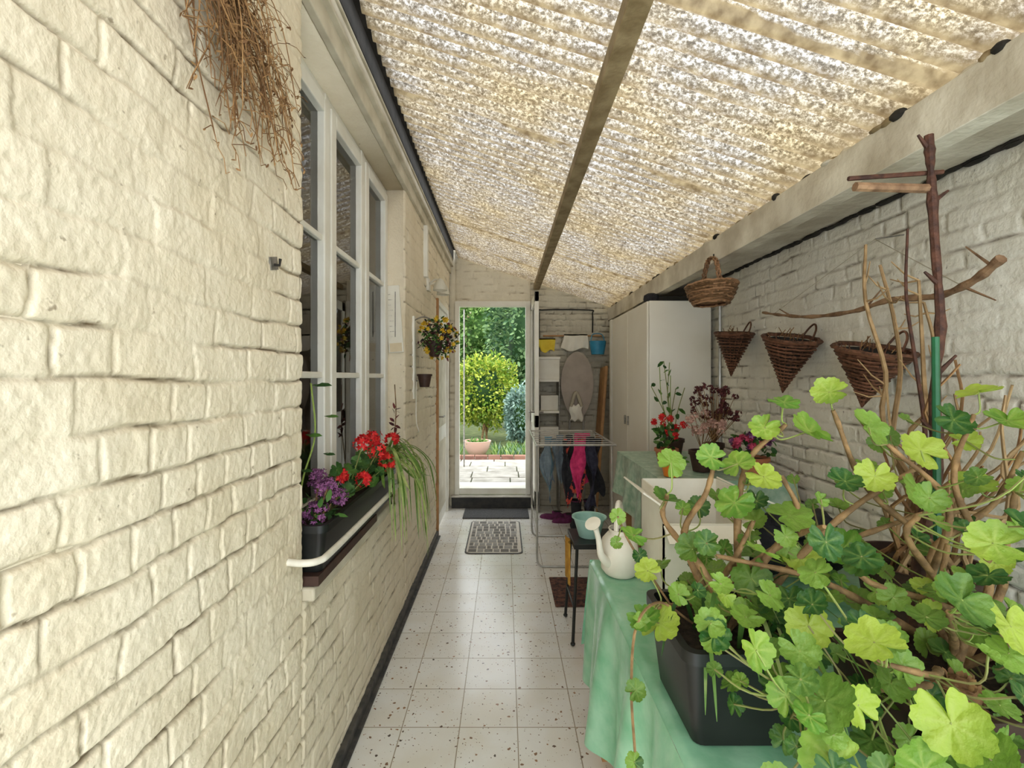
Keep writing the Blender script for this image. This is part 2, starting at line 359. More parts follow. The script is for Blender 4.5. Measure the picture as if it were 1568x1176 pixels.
XL=-.645; XR=1.62; YB=5.47
WY0,WY1,WZ0,WZ1=1.5,3.03,.825,2.71
DY0,DY1,DZ=4.42,5.3,2.25
b=B()
fL=lambda u,v,d:(XL+d,u,v)
for (a0,a1,c0,c1,rs) in [(.3,WY0,0,3.15,.0046),(-.6,.3,0,3.15,.03),(WY0,WY1,0,WZ0-.045,.008),(WY1,DY0,0,3.15,.009),(DY0,DY1,DZ,3.15,.02),(DY1,YB,0,3.15,.02),(WY0,WY1,WZ1,3.15,.03)]:
    brick_patch(b,a0,a1,c0,c1,rs,fL,'wallL',seed=11)
    b.box(XL-.28,XL-.012,a0,a1,c0,c1,'wallL')
b.obj('wall_left',an='mort',ang=180)
b=B(); fR=lambda u,v,d:(XR-d,-u,v)
brick_patch(b,-YB,.6,0,2.28,.009,fR,'wallR',seed=31,ch=.075,bl=.22,depth=.009)
b.box(XR+.016,XR+.2,-.6,YB,0,2.6,'wallR')
b.obj('wall_right',an='mort',ang=180)
OX0,OX1,OZ0,OZ1=-.58,.297,.14,2.385
b=B(); fB=lambda u,v,d:(u,YB-d,v)
brick_patch(b,XL,OX0,0,3.1,.02,fB,'wallB2',seed=51)
brick_patch(b,OX0,OX1,OZ1,3.1,.014,fB,'wallB2',seed=51,depth=.004)
brick_patch(b,OX1,XR,0,3.1,.011,fB,'wallB',seed=52,ch=.07,bl=.21,depth=.013)
for q in [(XL-.28,OX0,0,3.1),(OX0,OX1,OZ1,3.1),(OX1,XR+.2,0,3.1)]:
    b.box(q[0],q[1],YB+.02,YB+.22,q[2],q[3],'wallB')
b.obj('wall_back',an='mort',ang=180)
b=B(); b.box(-.95,XR+.2,-.6,YB+.02,-.1,0,'floor'); b.obj('floor',smooth=False)
b=B(); b.box(XL-.005,XL+.022,-.6,DY0,0,.055,'plinth'); b.box(XL-.005,XL+.04,-.6,DY0,0,.012,'plinth'); b.obj('baseboard_left',bevel=.004)

# ---- ceiling
def roofz(x): return 2.91-(x+.555)*.325
b=B(); pitch=.076; y0,y1=-.25,YB+.05; x0,x1=-.545,1.27
nC=int((y1-y0)/pitch*12); nX=40
seams=[.42,1.32,2.28,3.1,4.12,4.8]
def dirt_shade(u,v):
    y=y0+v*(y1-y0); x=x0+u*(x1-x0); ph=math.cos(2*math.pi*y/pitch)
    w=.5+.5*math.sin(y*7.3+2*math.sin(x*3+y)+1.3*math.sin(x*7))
    d=max(0,(-ph+.10)/1.10)*(.60+.38*w)  # valley dirt, plus rib shading put into the sheet colour
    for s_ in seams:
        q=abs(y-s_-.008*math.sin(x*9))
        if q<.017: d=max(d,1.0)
    if x>1.08: d=min(1,d+(x-1.08)*4)  # rust and dark gaps at the sheet ends, both put into the colour
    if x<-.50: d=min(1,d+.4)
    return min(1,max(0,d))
b.grid(lambda u,v:(x0+u*(x1-x0), y0+v*(y1-y0), roofz(x0+u*(x1-x0))+.017*math.cos(2*math.pi*(y0+v*(y1-y0))/pitch)+.003*math.sin((y0+v*(y1-y0))*3.1+u*2)),nX,nC,'roof',dirt_shade)
b.obj('ceiling',an='dirt_shade',ang=180)
b=B(); b.box(.335,.405,-.3,YB,roofz(.335)-.10,roofz(.405)-.020,'rafter'); b.obj('trim_1',bevel=.004)
b=B(); b.box(1.2,1.275,-.6,YB,2.16,2.30,'beam')
for i in range(70):
    y=U(-.3,5.3); b.blob((1.212+U(-.01,.02),y,2.302),.02,U(.02,.045),U(.008,.020),random.choice(['rafter','beam','dark','rafter']),8,5)
b.obj('trim_2',bevel=.006)
b=B(); b.box(1.275,XR+.2,-.6,YB,2.25,2.29,'beam'); b.obj('trim_3')
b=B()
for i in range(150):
    y=U(-.3,3.5); b.blob((XR-.012,y,2.245+U(-.008,.004)),.016,U(.02,.06),.008,'dark',6,4)  # uneven dark line along the top of the wall
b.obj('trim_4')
b=B()
b.box(XL-.01,XL+.02,-.6,YB,WZ1,WZ1+.09,'cream'); b.box(XL-.01,XL+.035,-.6,YB,WZ1+.09,WZ1+.15,'cream')
b.box(XL-.01,XL+.045,-.6,YB,WZ1+.15,2.870,'cream'); b.box(XL-.01,XL+.045,-.6,YB,WZ1+.078,WZ1+.092,'cream')
b.box(XL-.01,XL+.046,-.6,YB,2.870,3.12,'dark')  # upper fascia coloured dark for the shaded gap behind the sheet ends
b.obj('trim_5',bevel=.004)
b=B(); b.box(XL,-.515,-.3,YB,2.985,2.995,'dark'); b.obj('trim_6')

# ------------------------------------------------------------ window
b=B()
zb=.90
def wframe(y0,y1,z0,z1,t,xa,xb,k='white'):
    b.box(xa,xb,y0,y0+t,z0,z1,k); b.box(xa,xb,y1-t,y1,z0,z1,k); b.box(xa,xb,y0+t,y1-t,z0,z0+t,k); b.box(xa,xb,y0+t,y1-t,z1-t,z1,k)
wframe(WY0,WY1,zb,WZ1,.055,-.82,-.765)
ys=[(1.55,2.0),(2.02,2.50),(2.52,2.985)]
for a,c in ys:
    wframe(a,c,zb+.05,WZ1-.05,.06,-.81,-.745)
    for z in (1.51,2.08): b.box(-.79,-.755,a+.05,c-.05,z-.013,z+.013,'white')
    b.add([(-.775,a+.05,zb+.1),(-.775,c-.05,zb+.1),(-.775,c-.05,WZ1-.1),(-.775,a+.05,WZ1-.1)],[(0,1,2,3)],'glass')
b.box(-.82,-.76,1.99,2.03,zb,WZ1,'white'); b.box(-.82,-.76,2.49,2.53,zb,WZ1,'white')
b.obj('window_1',bevel=.005,smooth=False)
b=B(); b.box(-.93,-.61,WY0-.0,WY1,WZ0-.045,WZ0,'cream'); b.box(-.93,-.74,WY0,WY1,WZ0,zb,'cream'); b.obj('trim_7',bevel=.008)
b=B(); b.box(-2.9,-2.85,.8,3.8,.0,2.9,'room'); b.box(-2.9,-.93,.75,.8,.0,2.9,'room'); b.box(-2.9,-.93,3.8,3.85,.0,2.9,'room'); b.box(-2.9,-.93,.8,3.8,2.85,2.9,'room'); b.box(-2.9,-.95,.8,3.8,-.05,0,'wood')
b.obj('wall_interior',smooth=False)
b=B()
for (ya,yc) in [(1.62,1.78),(2.70,2.97)]:
    b.grid(lambda u,v:(-.88+.014*math.sin(u*30),ya+u*(yc-ya),1.0+v*1.65),30,4,'curtain')
b.obj('net_curtain')

# ------------------------------------------------------------ left door
b=B()
b.box(XL-.06,XL+.02,DY0,DY0+.035,0,DZ,'wood'); b.box(XL-.06,XL+.01,DY1-.05,DY1,0,DZ,'white'); b.box(XL-.06,XL+.01,DY0+.035,DY1-.05,DZ-.05,DZ,'white')
b.box(XL-.05,XL-.01,DY0+.04,DY1-.05,.02,DZ-.05,'white')
for z0_,z1_ in((.15,.85),(1.0,2.05)):
    b.box(XL-.012,XL-.002,DY0+.16,DY1-.17,z0_,z1_,'cream')
b.tube([(XL-.01,DY0+.1,1.12),(XL+.05,DY0+.1,1.12),(XL+.05,DY0+.2,1.12)],.009,'bracket',8)
b.obj('door_2',bevel=.004)

# ------------------------------------------------------------ garden door
b=B()
b.box(OX0,OX0+.05,YB-.03,YB+.06,OZ0,OZ1,'white'); b.box(OX1-.055,OX1,YB-.03,YB+.06,OZ0,OZ1,'white'); b.box(OX0+.05,OX1-.055,YB-.03,YB+.06,OZ1-.06,OZ1,'white')
b.box(OX0,OX1,YB-.01,YB+.3,OZ0,.21,'white')
lx0,lx1=.300,.340
for zz in((.21,.36),(1.0,1.12),(2.26,2.36)): b.box(lx0,lx1,4.68,5.43,zz[0],zz[1],'white')
b.box(lx0,lx1,4.68,4.77,.21,2.36,'white'); b.box(lx0,lx1,5.34,5.43,.21,2.36,'white')
b.box(lx0+.012,lx1-.012,4.77,5.34,.36,1.0,'white')
b.box(lx0+.018,lx1-.018,4.77,5.34,1.12,2.26,'glass')
b.tube([(lx0-.05,4.73,1.15),(lx1+.05,4.73,1.15)],.008,'bracket',8); b.tube([(lx0-.05,4.73,1.15),(lx0-.05,4.83,1.15)],.009,'bracket',8)
b.obj('door_1',bevel=.004)
b=B(); b.box(-.61,.33,YB-.10,YB-.012,0,.125,'step'); b.box(-.62,.33,YB-.12,YB-.012,.125,.138,'stone'); b.obj('door_step',bevel=.006)
b=B(); b.box(-.45,.26,4.97,5.33,0,.014,'mat1'); b.obj('doormat',bevel=.005)
b=B(); rx0,rx1,ry0,ry1=-.345,.155,3.98,4.88
def rr(x0,x1,y0,y1,r,n=8):
    pts=[]
    for cx,cy,a0 in((x1-r,y1-r,0),(x0+r,y1-r,90),(x0+r,y0+r,180),(x1-r,y0+r,270)):
        for i in range(n+1):
            a=math.radians(a0+90*i/n); pts.append((cx+r*math.cos(a),cy+r*math.sin(a)))
    return pts
def slab(b,pts,z0,z1,k):
    n=len(pts); b.add([(p[0],p[1],z0) for p in pts]+[(p[0],p[1],z1) for p in pts],[tuple(range(n,2*n))]+[(i,(i+1)%n,n+(i+1)%n,n+i) for i in range(n)],k)
slab(b,rr(rx0,rx1,ry0,ry1,.05),0,.006,'plinth'); slab(b,rr(rx0+.012,rx1-.012,ry0+.012,ry1-.012,.045),0,.008,'rugw')
y=ry0+.03
r_=random.Random(5)
while y<ry1-.08:
    h=.078; x=rx0+.03
    while x<rx1-.04:
        w=r_.choice([.045,.06,.08]); w=min(w,rx1-.03-x)
        b.box(x,x+w-.012,y,y+h-.018,.008,.0105,'rugg'); x+=w
    y+=h
b.obj('patterned_rug')
b=B(); b.box(.33,.8,3.06,3.50,0,.012,'mat2'); b.obj('doormat',bevel=.004)

# ------------------------------------------------------------ window box, rail, flowers
b=B()
def trough(b,x0,x1,y0,y1,z0,z1,k,t=.008,taper=.02,soil='soil'):
    A=rr(x0+taper,x1-taper,y0+taper,y1-taper,.02,4); Bp=rr(x0,x1,y0,y1,.025,4); C=rr(x0+t,x1-t,y0+t,y1-t,.02,4); Rm=rr(x0-.008,x1+.008,y0-.008,y1+.008,.03,4)
    n=len(A); vs=[(p[0],p[1],z0) for p in A]+[(p[0],p[1],z1-.025) for p in Bp]+[(p[0],p[1],z1-.025) for p in Rm]+[(p[0],p[1],z1) for p in Rm]+[(p[0],p[1],z1) for p in C]+[(p[0],p[1],z1-.03) for p in C]
    fs=[tuple(range(n))[::-1]]
    for L in range(5):
        for i in range(n): fs.append((L*n+i,L*n+(i+1)%n,(L+1)*n+(i+1)%n,(L+1)*n+i))
    b.add(vs,fs,k)
    b.add([(p[0],p[1],z1-.028) for p in C],[tuple(range(n))],soil)
trough(b,-.735,-.585,1.52,2.50,WZ0+.035,1.02,'black')
b.box(-.74,-.60,1.51,2.2,WZ0+.002,WZ0+.034,'brownp')
b.obj('window_box')
b=B()
b.tube(curve([(XL-.02,1.40,.95),(-.60,1.40,.945),(-.565,1.43,.942),(-.556,1.50,.942),(-.556,1.9,.94),(-.556,2.45,.942),(-.57,2.50,.942),(-.61,2.515,.945),(XL-.02,2.52,.945)],5),.011,'rail',10)
b.obj('window_box_rail')

def leaf_ger(b,c,r,nrm,k='leaf',spin=0):
    nrm=Vector(nrm).normalized(); a=nrm.cross(Vector((.2,.9,.1))).normalized(); d=nrm.cross(a)
    n=84; vs=[Vector(c)];rings=[.3,.62,.86,1.0]; cup=U(.04,.30); f1=U(0,6.28); rip=U(.03,.07); at=[.8]
    for ri,rf in enumerate(rings):
        for j in range(n):
            th=2*math.pi*j/n
            lobe=1-abs(math.cos(3.5*th))
            R0=1-.13*lobe**1.5-(.030*(1-math.cos(21*th)) if ri==3 else 0)
            t=abs((th+math.pi)%(2*math.pi)-math.pi)
            if t>2.80: R0*=1-.72*((t-2.80)/.34)
            rad=r*rf*R0; th2=th+spin
            z=r*(cup*rf*rf-rip*rf*lobe*1.6+.11*rf*rf*math.sin(2*th+f1)+.05*rf*rf*math.sin(5*th+f1*2)-.03)
            vs.append(Vector(c)+a*math.cos(th2)*rad+d*math.sin(th2)*rad+nrm*z)
            at.append(max(0,(abs(math.cos(3.5*th))-.8)/.2)*(.9 if ri==0 else .6 if ri==1 else .3 if ri==2 else 0))
    fs=[(0,1+j,1+(j+1)%n) for j in range(n)]
    for ri in range(3):
        o=1+ri*n
        for j in range(n): fs.append((o+j,o+n+j,o+n+(j+1)%n,o+(j+1)%n))
    b.add(vs,fs,k,at)
def blade(b,pts,w,k,fold=.3):
    P=curve(pts,6); L=len(P); vs=[];fs=[]
    for i,p in enumerate(P):
        t=(P[min(i+1,L-1)]-P[max(0,i-1)]).normalized(); s_=t.cross(Vector((0,0,1)))
        if s_.length<.1: s_=t.cross(Vector((0,1,0)))
        s_.normalize(); nn=s_.cross(t); q=i/(L-1); ww=w*min(1,.5+q*3)*(1-q)**.6+.0004
        vs+= [p-s_*ww+nn*ww*fold,p,p+s_*ww+nn*ww*fold]
    for i in range(L-1):
        o=i*3; fs+=[(o,o+1,o+4,o+3),(o+1,o+2,o+5,o+4)]
    b.add(vs,fs,k)
def oleaf(b,c,dr,l,w,k,nrm=None):
    dr=Vector(dr).normalized(); n0=Vector(nrm) if nrm else Vector((U(-1,1),U(-1,1),U(.2,1)))
    s_=dr.cross(n0)
    if s_.length<.01: s_=dr.cross(Vector((1,0,.3)))
    s_.normalize(); nn=s_.cross(dr); c=Vector(c)
    vs=[c,c+dr*l*.3-s_*w*.8+nn*w*.2,c+dr*l*.3+s_*w*.8+nn*w*.2,c+dr*l*.7-s_*w*.7,c+dr*l*.7+s_*w*.7,c+dr*l*1.0-nn*w*.3]
    b.add(vs,[(0,1,2),(1,3,4,2),(3,5,4)],k)
def rdir(up=0):
    v=Vector((U(-1,1),U(-1,1),U(-1,1)+up)); 
    return v.normalized() if v.length>.01 else Vector((0,0,1))
def flowerhead(b,c,r,k,n=26,ps=.018,dome=True):
    for i in range(n):
        d=rdir(.3 if dome else 0); q=Vector(c)+d*r*U(.55,1)
        a=d.cross(Vector((.1,.3,1))).normalized(); e=d.cross(a)
        vs=[q]+[q+(a*math.cos(2*math.pi*j/10)+e*math.sin(2*math.pi*j/10))*ps*(1 if j%2 else .55)+d*.004*(j%2) for j in range(10)]
        b.add(vs,[(0,1+j,1+(j+1)%10) for j in range(10)],k)
b=B()
for c,r in [((-.60,1.98,1.22),.038),((-.555,2.06,1.18),.046),((-.61,2.18,1.22),.038),((-.575,1.91,1.085),.033),((-.545,2.16,1.11),.042),((-.63,1.80,1.12),.028),((-.55,2.28,1.20),.036)]:
    flowerhead(b,c,r,'red',28,.016); b.tube(curve([(-.66,c[1]-.05,.995),((c[0]-.66)/2,c[1]-.02,(c[2]+.99)/2),c],4),.0025,'stemg',5)
for i in range(46):
    y=U(1.74,2.4); p=(U(-.70,-.56),y,U(1.03,1.16)); leaf_ger(b,p,U(.022,.036),(U(-.4,.6),U(-1,.1),U(.3,1)),'leafd',U(0,6)); b.tube([(-.66,y,.995),p],.002,'stemg',4)
b.obj('red_geranium')
b=B()
for c,r in [((-.605,1.60,1.12),.045),((-.635,1.57,1.04),.05),((-.60,1.68,1.07),.04),((-.66,1.66,1.14),.04)]:
    flowerhead(b,c,r,'purple',75,.010); b.tube([(-.66,1.62,.995),c],.004,'stemb',5)
for i in range(40):
    oleaf(b,(U(-.70,-.59),U(1.55,1.72),U(1.0,1.08)),rdir(.3),U(.03,.05),.012,'leafd')
b.obj('purple_hydrangea')
b=B()
for i in range(48):
    o=Vector((-.61,2.34+U(-.06,.06),1.0)); dx=U(.05,.28); dy=U(-.36,.36)
    h=U(.06,.18); L=U(-.04,.34) if abs(dy)>.1 else U(.15,.38)
    x1_=min(o.x+dx,-.34)
    blade(b,[o,Vector((o.x+dx*.35,o.y+dy*.4,1.0+h)),Vector((o.x+dx*.8,o.y+dy*.85,1.0+h*.3)),Vector((x1_,o.y+dy*1.02,1.0-L))],U(.007,.012),'spider')
b.obj('spider_plant')
b=B()
b.tube(curve([(-.70,1.58,.995),(-.69,1.60,1.15),(-.66,1.63,1.3),(-.67,1.62,1.48)],6),.003,'stemg',5)
for c,s_ in [((-.66,1.63,1.47),.05),((-.63,1.66,1.36),.035),((-.67,1.6,1.30),.04),((-.65,1.7,1.22),.03),((-.69,1.6,1.18),.03)]:
    for d in((1,-.2,.1),(-.3,1,.1)): oleaf(b,c,d,s_*1.3,s_*.38,'leafd',(0,-.5,1))
b.obj('climbing_plant')
b=B(); b.lathe([(.03,0),(.04,.07),(.044,.07),(.044,.08),(.036,.08)],(-.66,2.66,WZ0+.002),'brownp',16); b.lathe([(0,0),(.038,0)],(-.66,2.66,WZ0+.07),'soil',12,capb=False)
b.tube(curve([(-.66,2.66,.89),(-.63,2.66,1.15),(-.62,2.67,1.3),(-.625,2.66,1.46)],5),.003,'stemb',5)
for i in range(16): oleaf(b,(-.625,2.66,U(1.15,1.32)),rdir(.2),.04,.01,'maroon')
b.obj('small_potted_succulent')

# ------------------------------------------------------------ things on left wall
b=B()
rt=random.Random(4)
def u(a,c): return a+(c-a)*rt.random()
for i in range(80):
    o=Vector((XL+.02,u(.86,.97),u(2.34,2.52))); 
    grp=i%3
    e=Vector((XL+u(.015,.08),u(.86,1.05),u(2.03,2.30))) if grp==0 else Vector((XL+u(.015,.10),u(.98,1.29),u(1.98,2.24)))
    mid=(o+e)/2+Vector((u(0,.05),u(-.06,.10),u(.0,.08)))
    P=curve([o,mid,e],6); b.tube(P,[.0015]*(len(P)-1)+[.0006],'twig',4,False)
    for k in range(8):
        p=P[rt.randrange(3,len(P))]; q=p+Vector((u(-.01,.035),u(-.04,.06),u(-.06,.02))); q.x=max(q.x,XL+.006)
        b.tube([p,(p+q)/2+Vector((.004,0,.006)),q],.0010,'twig',4,False)
        oleaf(b,q,rdir(),.012,.003,'twig')
for i in range(14):
    o=Vector((XL+.02,.93,2.45)); b.tube(curve([o,o+Vector((.02,u(-.05,.05),.1)),o+Vector((.03,u(-.12,.14),u(.15,.28)))],5),.0015,'twig',4,False)
b.obj('dried_flower_bunch')
b=B(); b.box(XL-.008,XL+.004,1.285,1.325,1.80,1.835,'bracket',rotx(15)); b.tube([(XL-.01,1.305,1.815),(XL+.018,1.305,1.812),(XL+.02,1.305,1.83)],.004,'dark',6); b.obj('wall_hook')
b=B(); rr_=roty(-4)
b.box(-.758,-.665,3.010,3.026,1.66,2.09,'paper',rr_); b.box(-.75,-.673,3.006,3.011,1.665,1.72,'board',rr_,(-.711,3.02,1.875))
for i in range(9): b.box(-.742,-.715 if i%2 else -.725,3.0075,3.0105,1.76+i*.034,1.764+i*.034,'print',rr_,(-.711,3.02,1.875))
b.tube([(-.703,3.008,1.76),(-.703,3.008,2.05)],.0025,'bracket',6)
b.obj('wall_thermometer')
b=B(); b.box(XL-.005,XL+.02,3.86,3.94,2.22,2.32,'white')
for dy in(-.10,.10):
    b.tube(curve([(XL+.01,3.9,2.27),(XL+.07,3.9+dy*.6,2.30),(XL+.12,3.9+dy,2.29)],5),.008,'white',6)
    b.lathe([(.012,.03),(.03,.015),(.05,-.03),(.058,-.065),(.055,-.065),(.045,-.03),(.02,.01)],(XL+.12,3.9+dy,2.27),'frost',18)
b.obj('wall_lamp')
b=B(); b.box(XL-.005,XL+.03,3.72,3.78,2.3,2.71,'white'); b.obj('cable_cover',bevel=.005)
b=B()
b.box(XL-.005,XL+.012,3.28,3.33,1.35,1.93,'white'); b.tube(curve([(XL,3.30,1.90),(XL+.07,3.33,1.93),(XL+.14,3.38,1.90)],5),.006,'bracket',6)
b.lathe([(.03,-.09),(.05,-.05),(.06,.0),(.062,.02),(.055,.02)],(-.51,3.40,1.74),'brownp',16)
for i in range(560):
    d=rdir(.1); c=Vector((-.48,3.40,1.785))+Vector((d.x*.145,d.y*.16,d.z*.15))*U(.4,1); c.x=max(c.x,XL+.02)
    oleaf(b,c,rdir(),U(.02,.045),.009,random.choice(['leafd','maroon','leafd','dark']))
for i in range(56):
    d=rdir(.1); c=Vector((-.48,3.40,1.785))+Vector((d.x*.145,d.y*.16,d.z*.15)); c.x=max(c.x,XL+.02); flowerhead(b,c,.006,'yellow',3,.018)
b.tube([(-.51,3.4,1.78),(-.505,3.39,1.91)],.003,'bracket',5)
b.obj('hanging_flower_basket')
b=B(); b.lathe([(.035,0),(.05,.08),(.056,.08),(.056,.095),(.048,.095),(.045,.07)],(-.585,3.42,1.43),'brownp',16); b.lathe([(.0,0),(.046,.0)],(-.585,3.42,1.50),'soil',16,capb=False)
b.tube(curve([(XL,3.42,1.47),(XL+.01,3.36,1.2),(XL+.03,3.35,1.12),(XL+.005,3.42,1.10)],5),.004,'white',5)
b.tube([(XL-.005,3.42,1.475),(-.635,3.42,1.475)],.004,'bracket',5)
b.obj('wall_plant_pot')

# ------------------------------------------------------------ cabinet
b=B(); cx0,cx1,cy0,cy1,cz=1.11,1.585,3.6,4.76,2.09
b.box(cx0,cx1,cy0,cy1,.06,cz,'cab'); b.box(cx0+.03,cx1,cy0+.02,cy1-.02,0,.06,'dark')
b.box(cx0-.018,cx0-.002,cy0+.004,(cy0+cy1)/2-.002,.07,cz-.004,'cab'); b.box(cx0-.018,cx0-.002,(cy0+cy1)/2+.002,cy1-.004,.07,cz-.004,'cab')
for dy in(-.05,.05): b.box(cx0-.035,cx0-.018,(cy0+cy1)/2+dy-.006,(cy0+cy1)/2+dy+.006,1.08,1.16,'bracket')
b.obj('tall_cabinet',bevel=.004)
b=B(); b.box(1.18,1.5,3.7,4.3,cz,cz+.05,'dark'); b.lathe([(.05,0),(.06,.03),(.055,.06),(.03,.075),(.0,.08)],(1.16,3.72,cz),'c_black',16); b.obj('storage_tray')
b=B(); b.tube([(1.605,3.5,.9),(1.605,3.5,2.24)],.012,'chrome',8); b.obj('wall_pipe')

# ------------------------------------------------------------ back-corner clutter
b=B(); b.tube(curve([(.40,YB-.012,1.6),(.40,YB-.012,2.24),(.43,YB-.012,2.285),(.98,YB-.012,2.285),(1.02,YB-.012,2.24),(1.02,YB-.012,2.02)],4),.008,'black',6); b.obj('electric_conduit')
b=B()
A=[]; n=40
for i in range(n):
    a=2*math.pi*i/n; w=.175; h=.37; A.append((.81+w*math.cos(a)*(1-.18*max(0,-math.sin(a))),1.41+h*math.sin(a)))
b.add([(p[0],5.24,p[1]) for p in A]+[(p[0],5.28,p[1]) for p in A],[tuple(range(n)),tuple(range(n,2*n))[::-1]]+[(i,(i+1)%n,n+(i+1)%n,n+i) for i in range(n)],'greyb')
b.tube([(.75,5.31,1.55),(.72,5.40,.02)],.012,'chrome',8); b.tube([(.88,5.31,1.55),(.92,5.40,.02)],.012,'chrome',8); b.box(.70,.94,5.28,5.31,1.2,1.24,'bracket')
b.obj('ironing_board',bevel=.008)
def drape(b,x0,x1,y,ztop,zf,zb,k,amp=.012,fr=3,th=.014):
    def fn(u_,v_):
        x=x0+u_*(x1-x0); L=(ztop-zf)+(ztop-zb); q=v_*L
        if q<ztop-zf: z=zf+q; yy=y-th-amp*.6*(1-q/(ztop-zf+.001))
        else: z=ztop-(q-(ztop-zf)); yy=y+th
        w=min(1,(ztop-z)*6); yy+=amp*math.sin(u_*fr*6.28+z*5)*w; x2=x+.018*math.sin(z*9+x0*30)*w+(u_-.5)*.05*math.sin(z*13+x0*50)*w
        z2=z+.02*math.sin(u_*7+x0*40)*w
        if abs(q-(ztop-zf))<.02: yy=y
        return (x2,yy,z2)
    b.grid(fn,26,44,k)
b=B(); b.tube([(.44,YB-.05,1.98),(1.12,YB-.05,1.98)],.010,'wood',6)
for x in(.48,.75,1.08): b.tube([(x,YB+.0,1.98),(x,YB-.055,1.98)],.006,'bracket',6)
b.obj('coat_rail')
b=B(); drape(b,.38,.58,YB-.085,1.95,1.80,1.84,'yel',.006,2); b.obj('yellow_duster')
b=B(); drape(b,.68,.95,YB-.07,2.0,1.82,1.87,'paper',.010,3); b.obj('hanging_towel')
b=B(); b.lathe([(.06,0),(.075,.1),(.08,.15),(.075,.15)],(1.05,5.30,1.76),'blue',16,sx=1.2); b.tube(curve([(.97,5.30,1.90),(1.0,5.33,1.99),(1.10,5.33,1.99),(1.13,5.30,1.90)],5),.005,'blue',6); b.obj('blue_bucket')
b=B(); b.box(.37,.61,5.22,5.44,1.48,1.72,'paper'); b.box(.36,.62,5.21,5.44,1.70,1.73,'cab'); b.box(.37,.61,5.20,5.44,1.10,1.13,'cab')
for x in (.38,.605): b.box(x-.008,x+.008,5.2,5.44,0,1.48,'bracket')
b.box(.39,.60,5.22,5.43,.75,.95,'cab'); b.box(.37,.61,5.2,5.44,.72,.75,'cab'); b.box(.37,.61,5.2,5.44,1.45,1.48,'cab')
b.box(.40,.60,5.24,5.42,1.13,1.30,'paper'); b.obj('storage_shelf',bevel=.006)
b=B(); b.box(1.02,1.05,5.02,5.30,.02,1.62,'wood',rotx(-4)@roty(5)); b.obj('wooden_plank',bevel=.004)
b=B(); b.box(1.10,1.17,4.86,4.93,0,2.1,'white'); b.obj('trim_8',bevel=.004)
b=B(); 
b.grid(lambda u_,v_:(.72+u_*.14+.01*math.sin(v_*7),5.19-.03*math.sin(u_*3.14)*math.sin(v_*3.14),1.02+v_*.18+.012*math.sin(u_*12)),14,12,'paper'); b.tube(curve([(.735,5.19,1.19),(.79,5.21,1.33),(.845,5.19,1.19)],5),.004,'string',5); b.obj('hanging_bag',solid=.02)

# ------------------------------------------------------------ drying rack
b=B(); t=.0085
za=.975; X0,X1=.245,.86; YR=4.62
b.tube([(X0,3.64,za),(X1,3.64,za)],t,'chrome',8)
b.tube([(X0,3.64,za),(X0,YR,za)],t,'chrome',8); b.tube([(X1,3.64,za),(X1,YR,za)],t,'chrome',8); b.tube([(X0,YR,za),(X1,YR,za)],t,'chrome',8)
for i in range(1,8):
    y=3.64+i*.131; b.tube([(X0,y,za),(X1,y,za)],.0035,'chrome',6)
for y in(3.70,4.42):
    b.tube(curve([(X0+.01,y+.03,za),(X0+.01,y,.3),(X0+.01,y,.08),(X0+.03,y,.02),(X0+.09,y,.009),(X0+.3,y,.009),(X1-.08,y,.009),(X1-.03,y,.02),(X1-.01,y,.08),(X1-.01,y,.3),(X1-.01,y+.03,za)],4),t,'chrome',8)
b.tube([(X0+.01,3.70,.30),(X0+.01,4.42,.30)],.006,'chrome',6); b.tube([(X1-.01,3.70,.30),(X1-.01,4.42,.30)],.006,'chrome',6)
b.obj('clothes_drying_rack')
cl=[(.33,.38,3.90,.47,'c_grey'),(.35,.42,4.16,.50,'c_blue'),(.40,.44,4.03,.6,'c_grey'),(.48,.525,3.90,.50,'c_black'),(.51,.57,4.03,.40,'c_red'),(.47,.54,4.29,.55,'c_grey'),(.575,.66,3.90,.52,'c_pink'),(.62,.68,4.03,.44,'c_red'),(.56,.62,4.29,.46,'c_black'),(.69,.75,3.90,.42,'c_navy'),(.76,.83,4.03,.5,'c_black'),(.72,.80,4.16,.36,'c_black'),(.66,.80,4.42,.50,'c_pink')]
for (xa,xb,y,zf,k) in cl:
    y=3.64+round((y-3.64)/.131)*.131
    b=B(); drape(b,xa,xb,y,za+.006,zf,zf+.12,k,.010,1.5,.010); b.obj('hanging_laundry')
def shoe(b,c,ang,k,s=1):
    r=rotz(ang); c=Vector(c); n=20; vs=[];fs=[]
    prof=[(0,.0),(1.0,.0),(1.03,.25),(.92,.7),(.6,1.0),(.0,1.0)]
    for pr,zz in prof:
        for j in range(n):
            g=2*math.pi*j/n; x=math.cos(g)*.042*pr*(1-.15*(math.sin(g)<0)); y=math.sin(g)*.125*pr
            h=(.045+.035*max(0,-math.sin(g)) ) if zz>0 else 0
            vs.append(c+r@Vector((x*s,y*s,h*zz*s)))
    for i in range(5):
        for j in range(n): fs.append((i*n+j,i*n+(j+1)%n,(i+1)*n+(j+1)%n,(i+1)*n+j))
    b.add(vs,fs,k); 
    q=[c+r@Vector((math.cos(2*math.pi*j/14)*.027*s,(-.06+math.sin(2*math.pi*j/14)*.05)*s,.0805*s)) for j in range(14)]
    b.add(q,[tuple(range(14))],'dark')  # dark disc painted for the shade inside the shoe opening
for c,a in [((.50,4.98,0),70),((.62,4.86,0),95),((.73,5.02,0),80),((.84,4.87,0),60)]:
    b=B(); shoe(b,c,a,'shoe',1.05); b.obj('slipper')
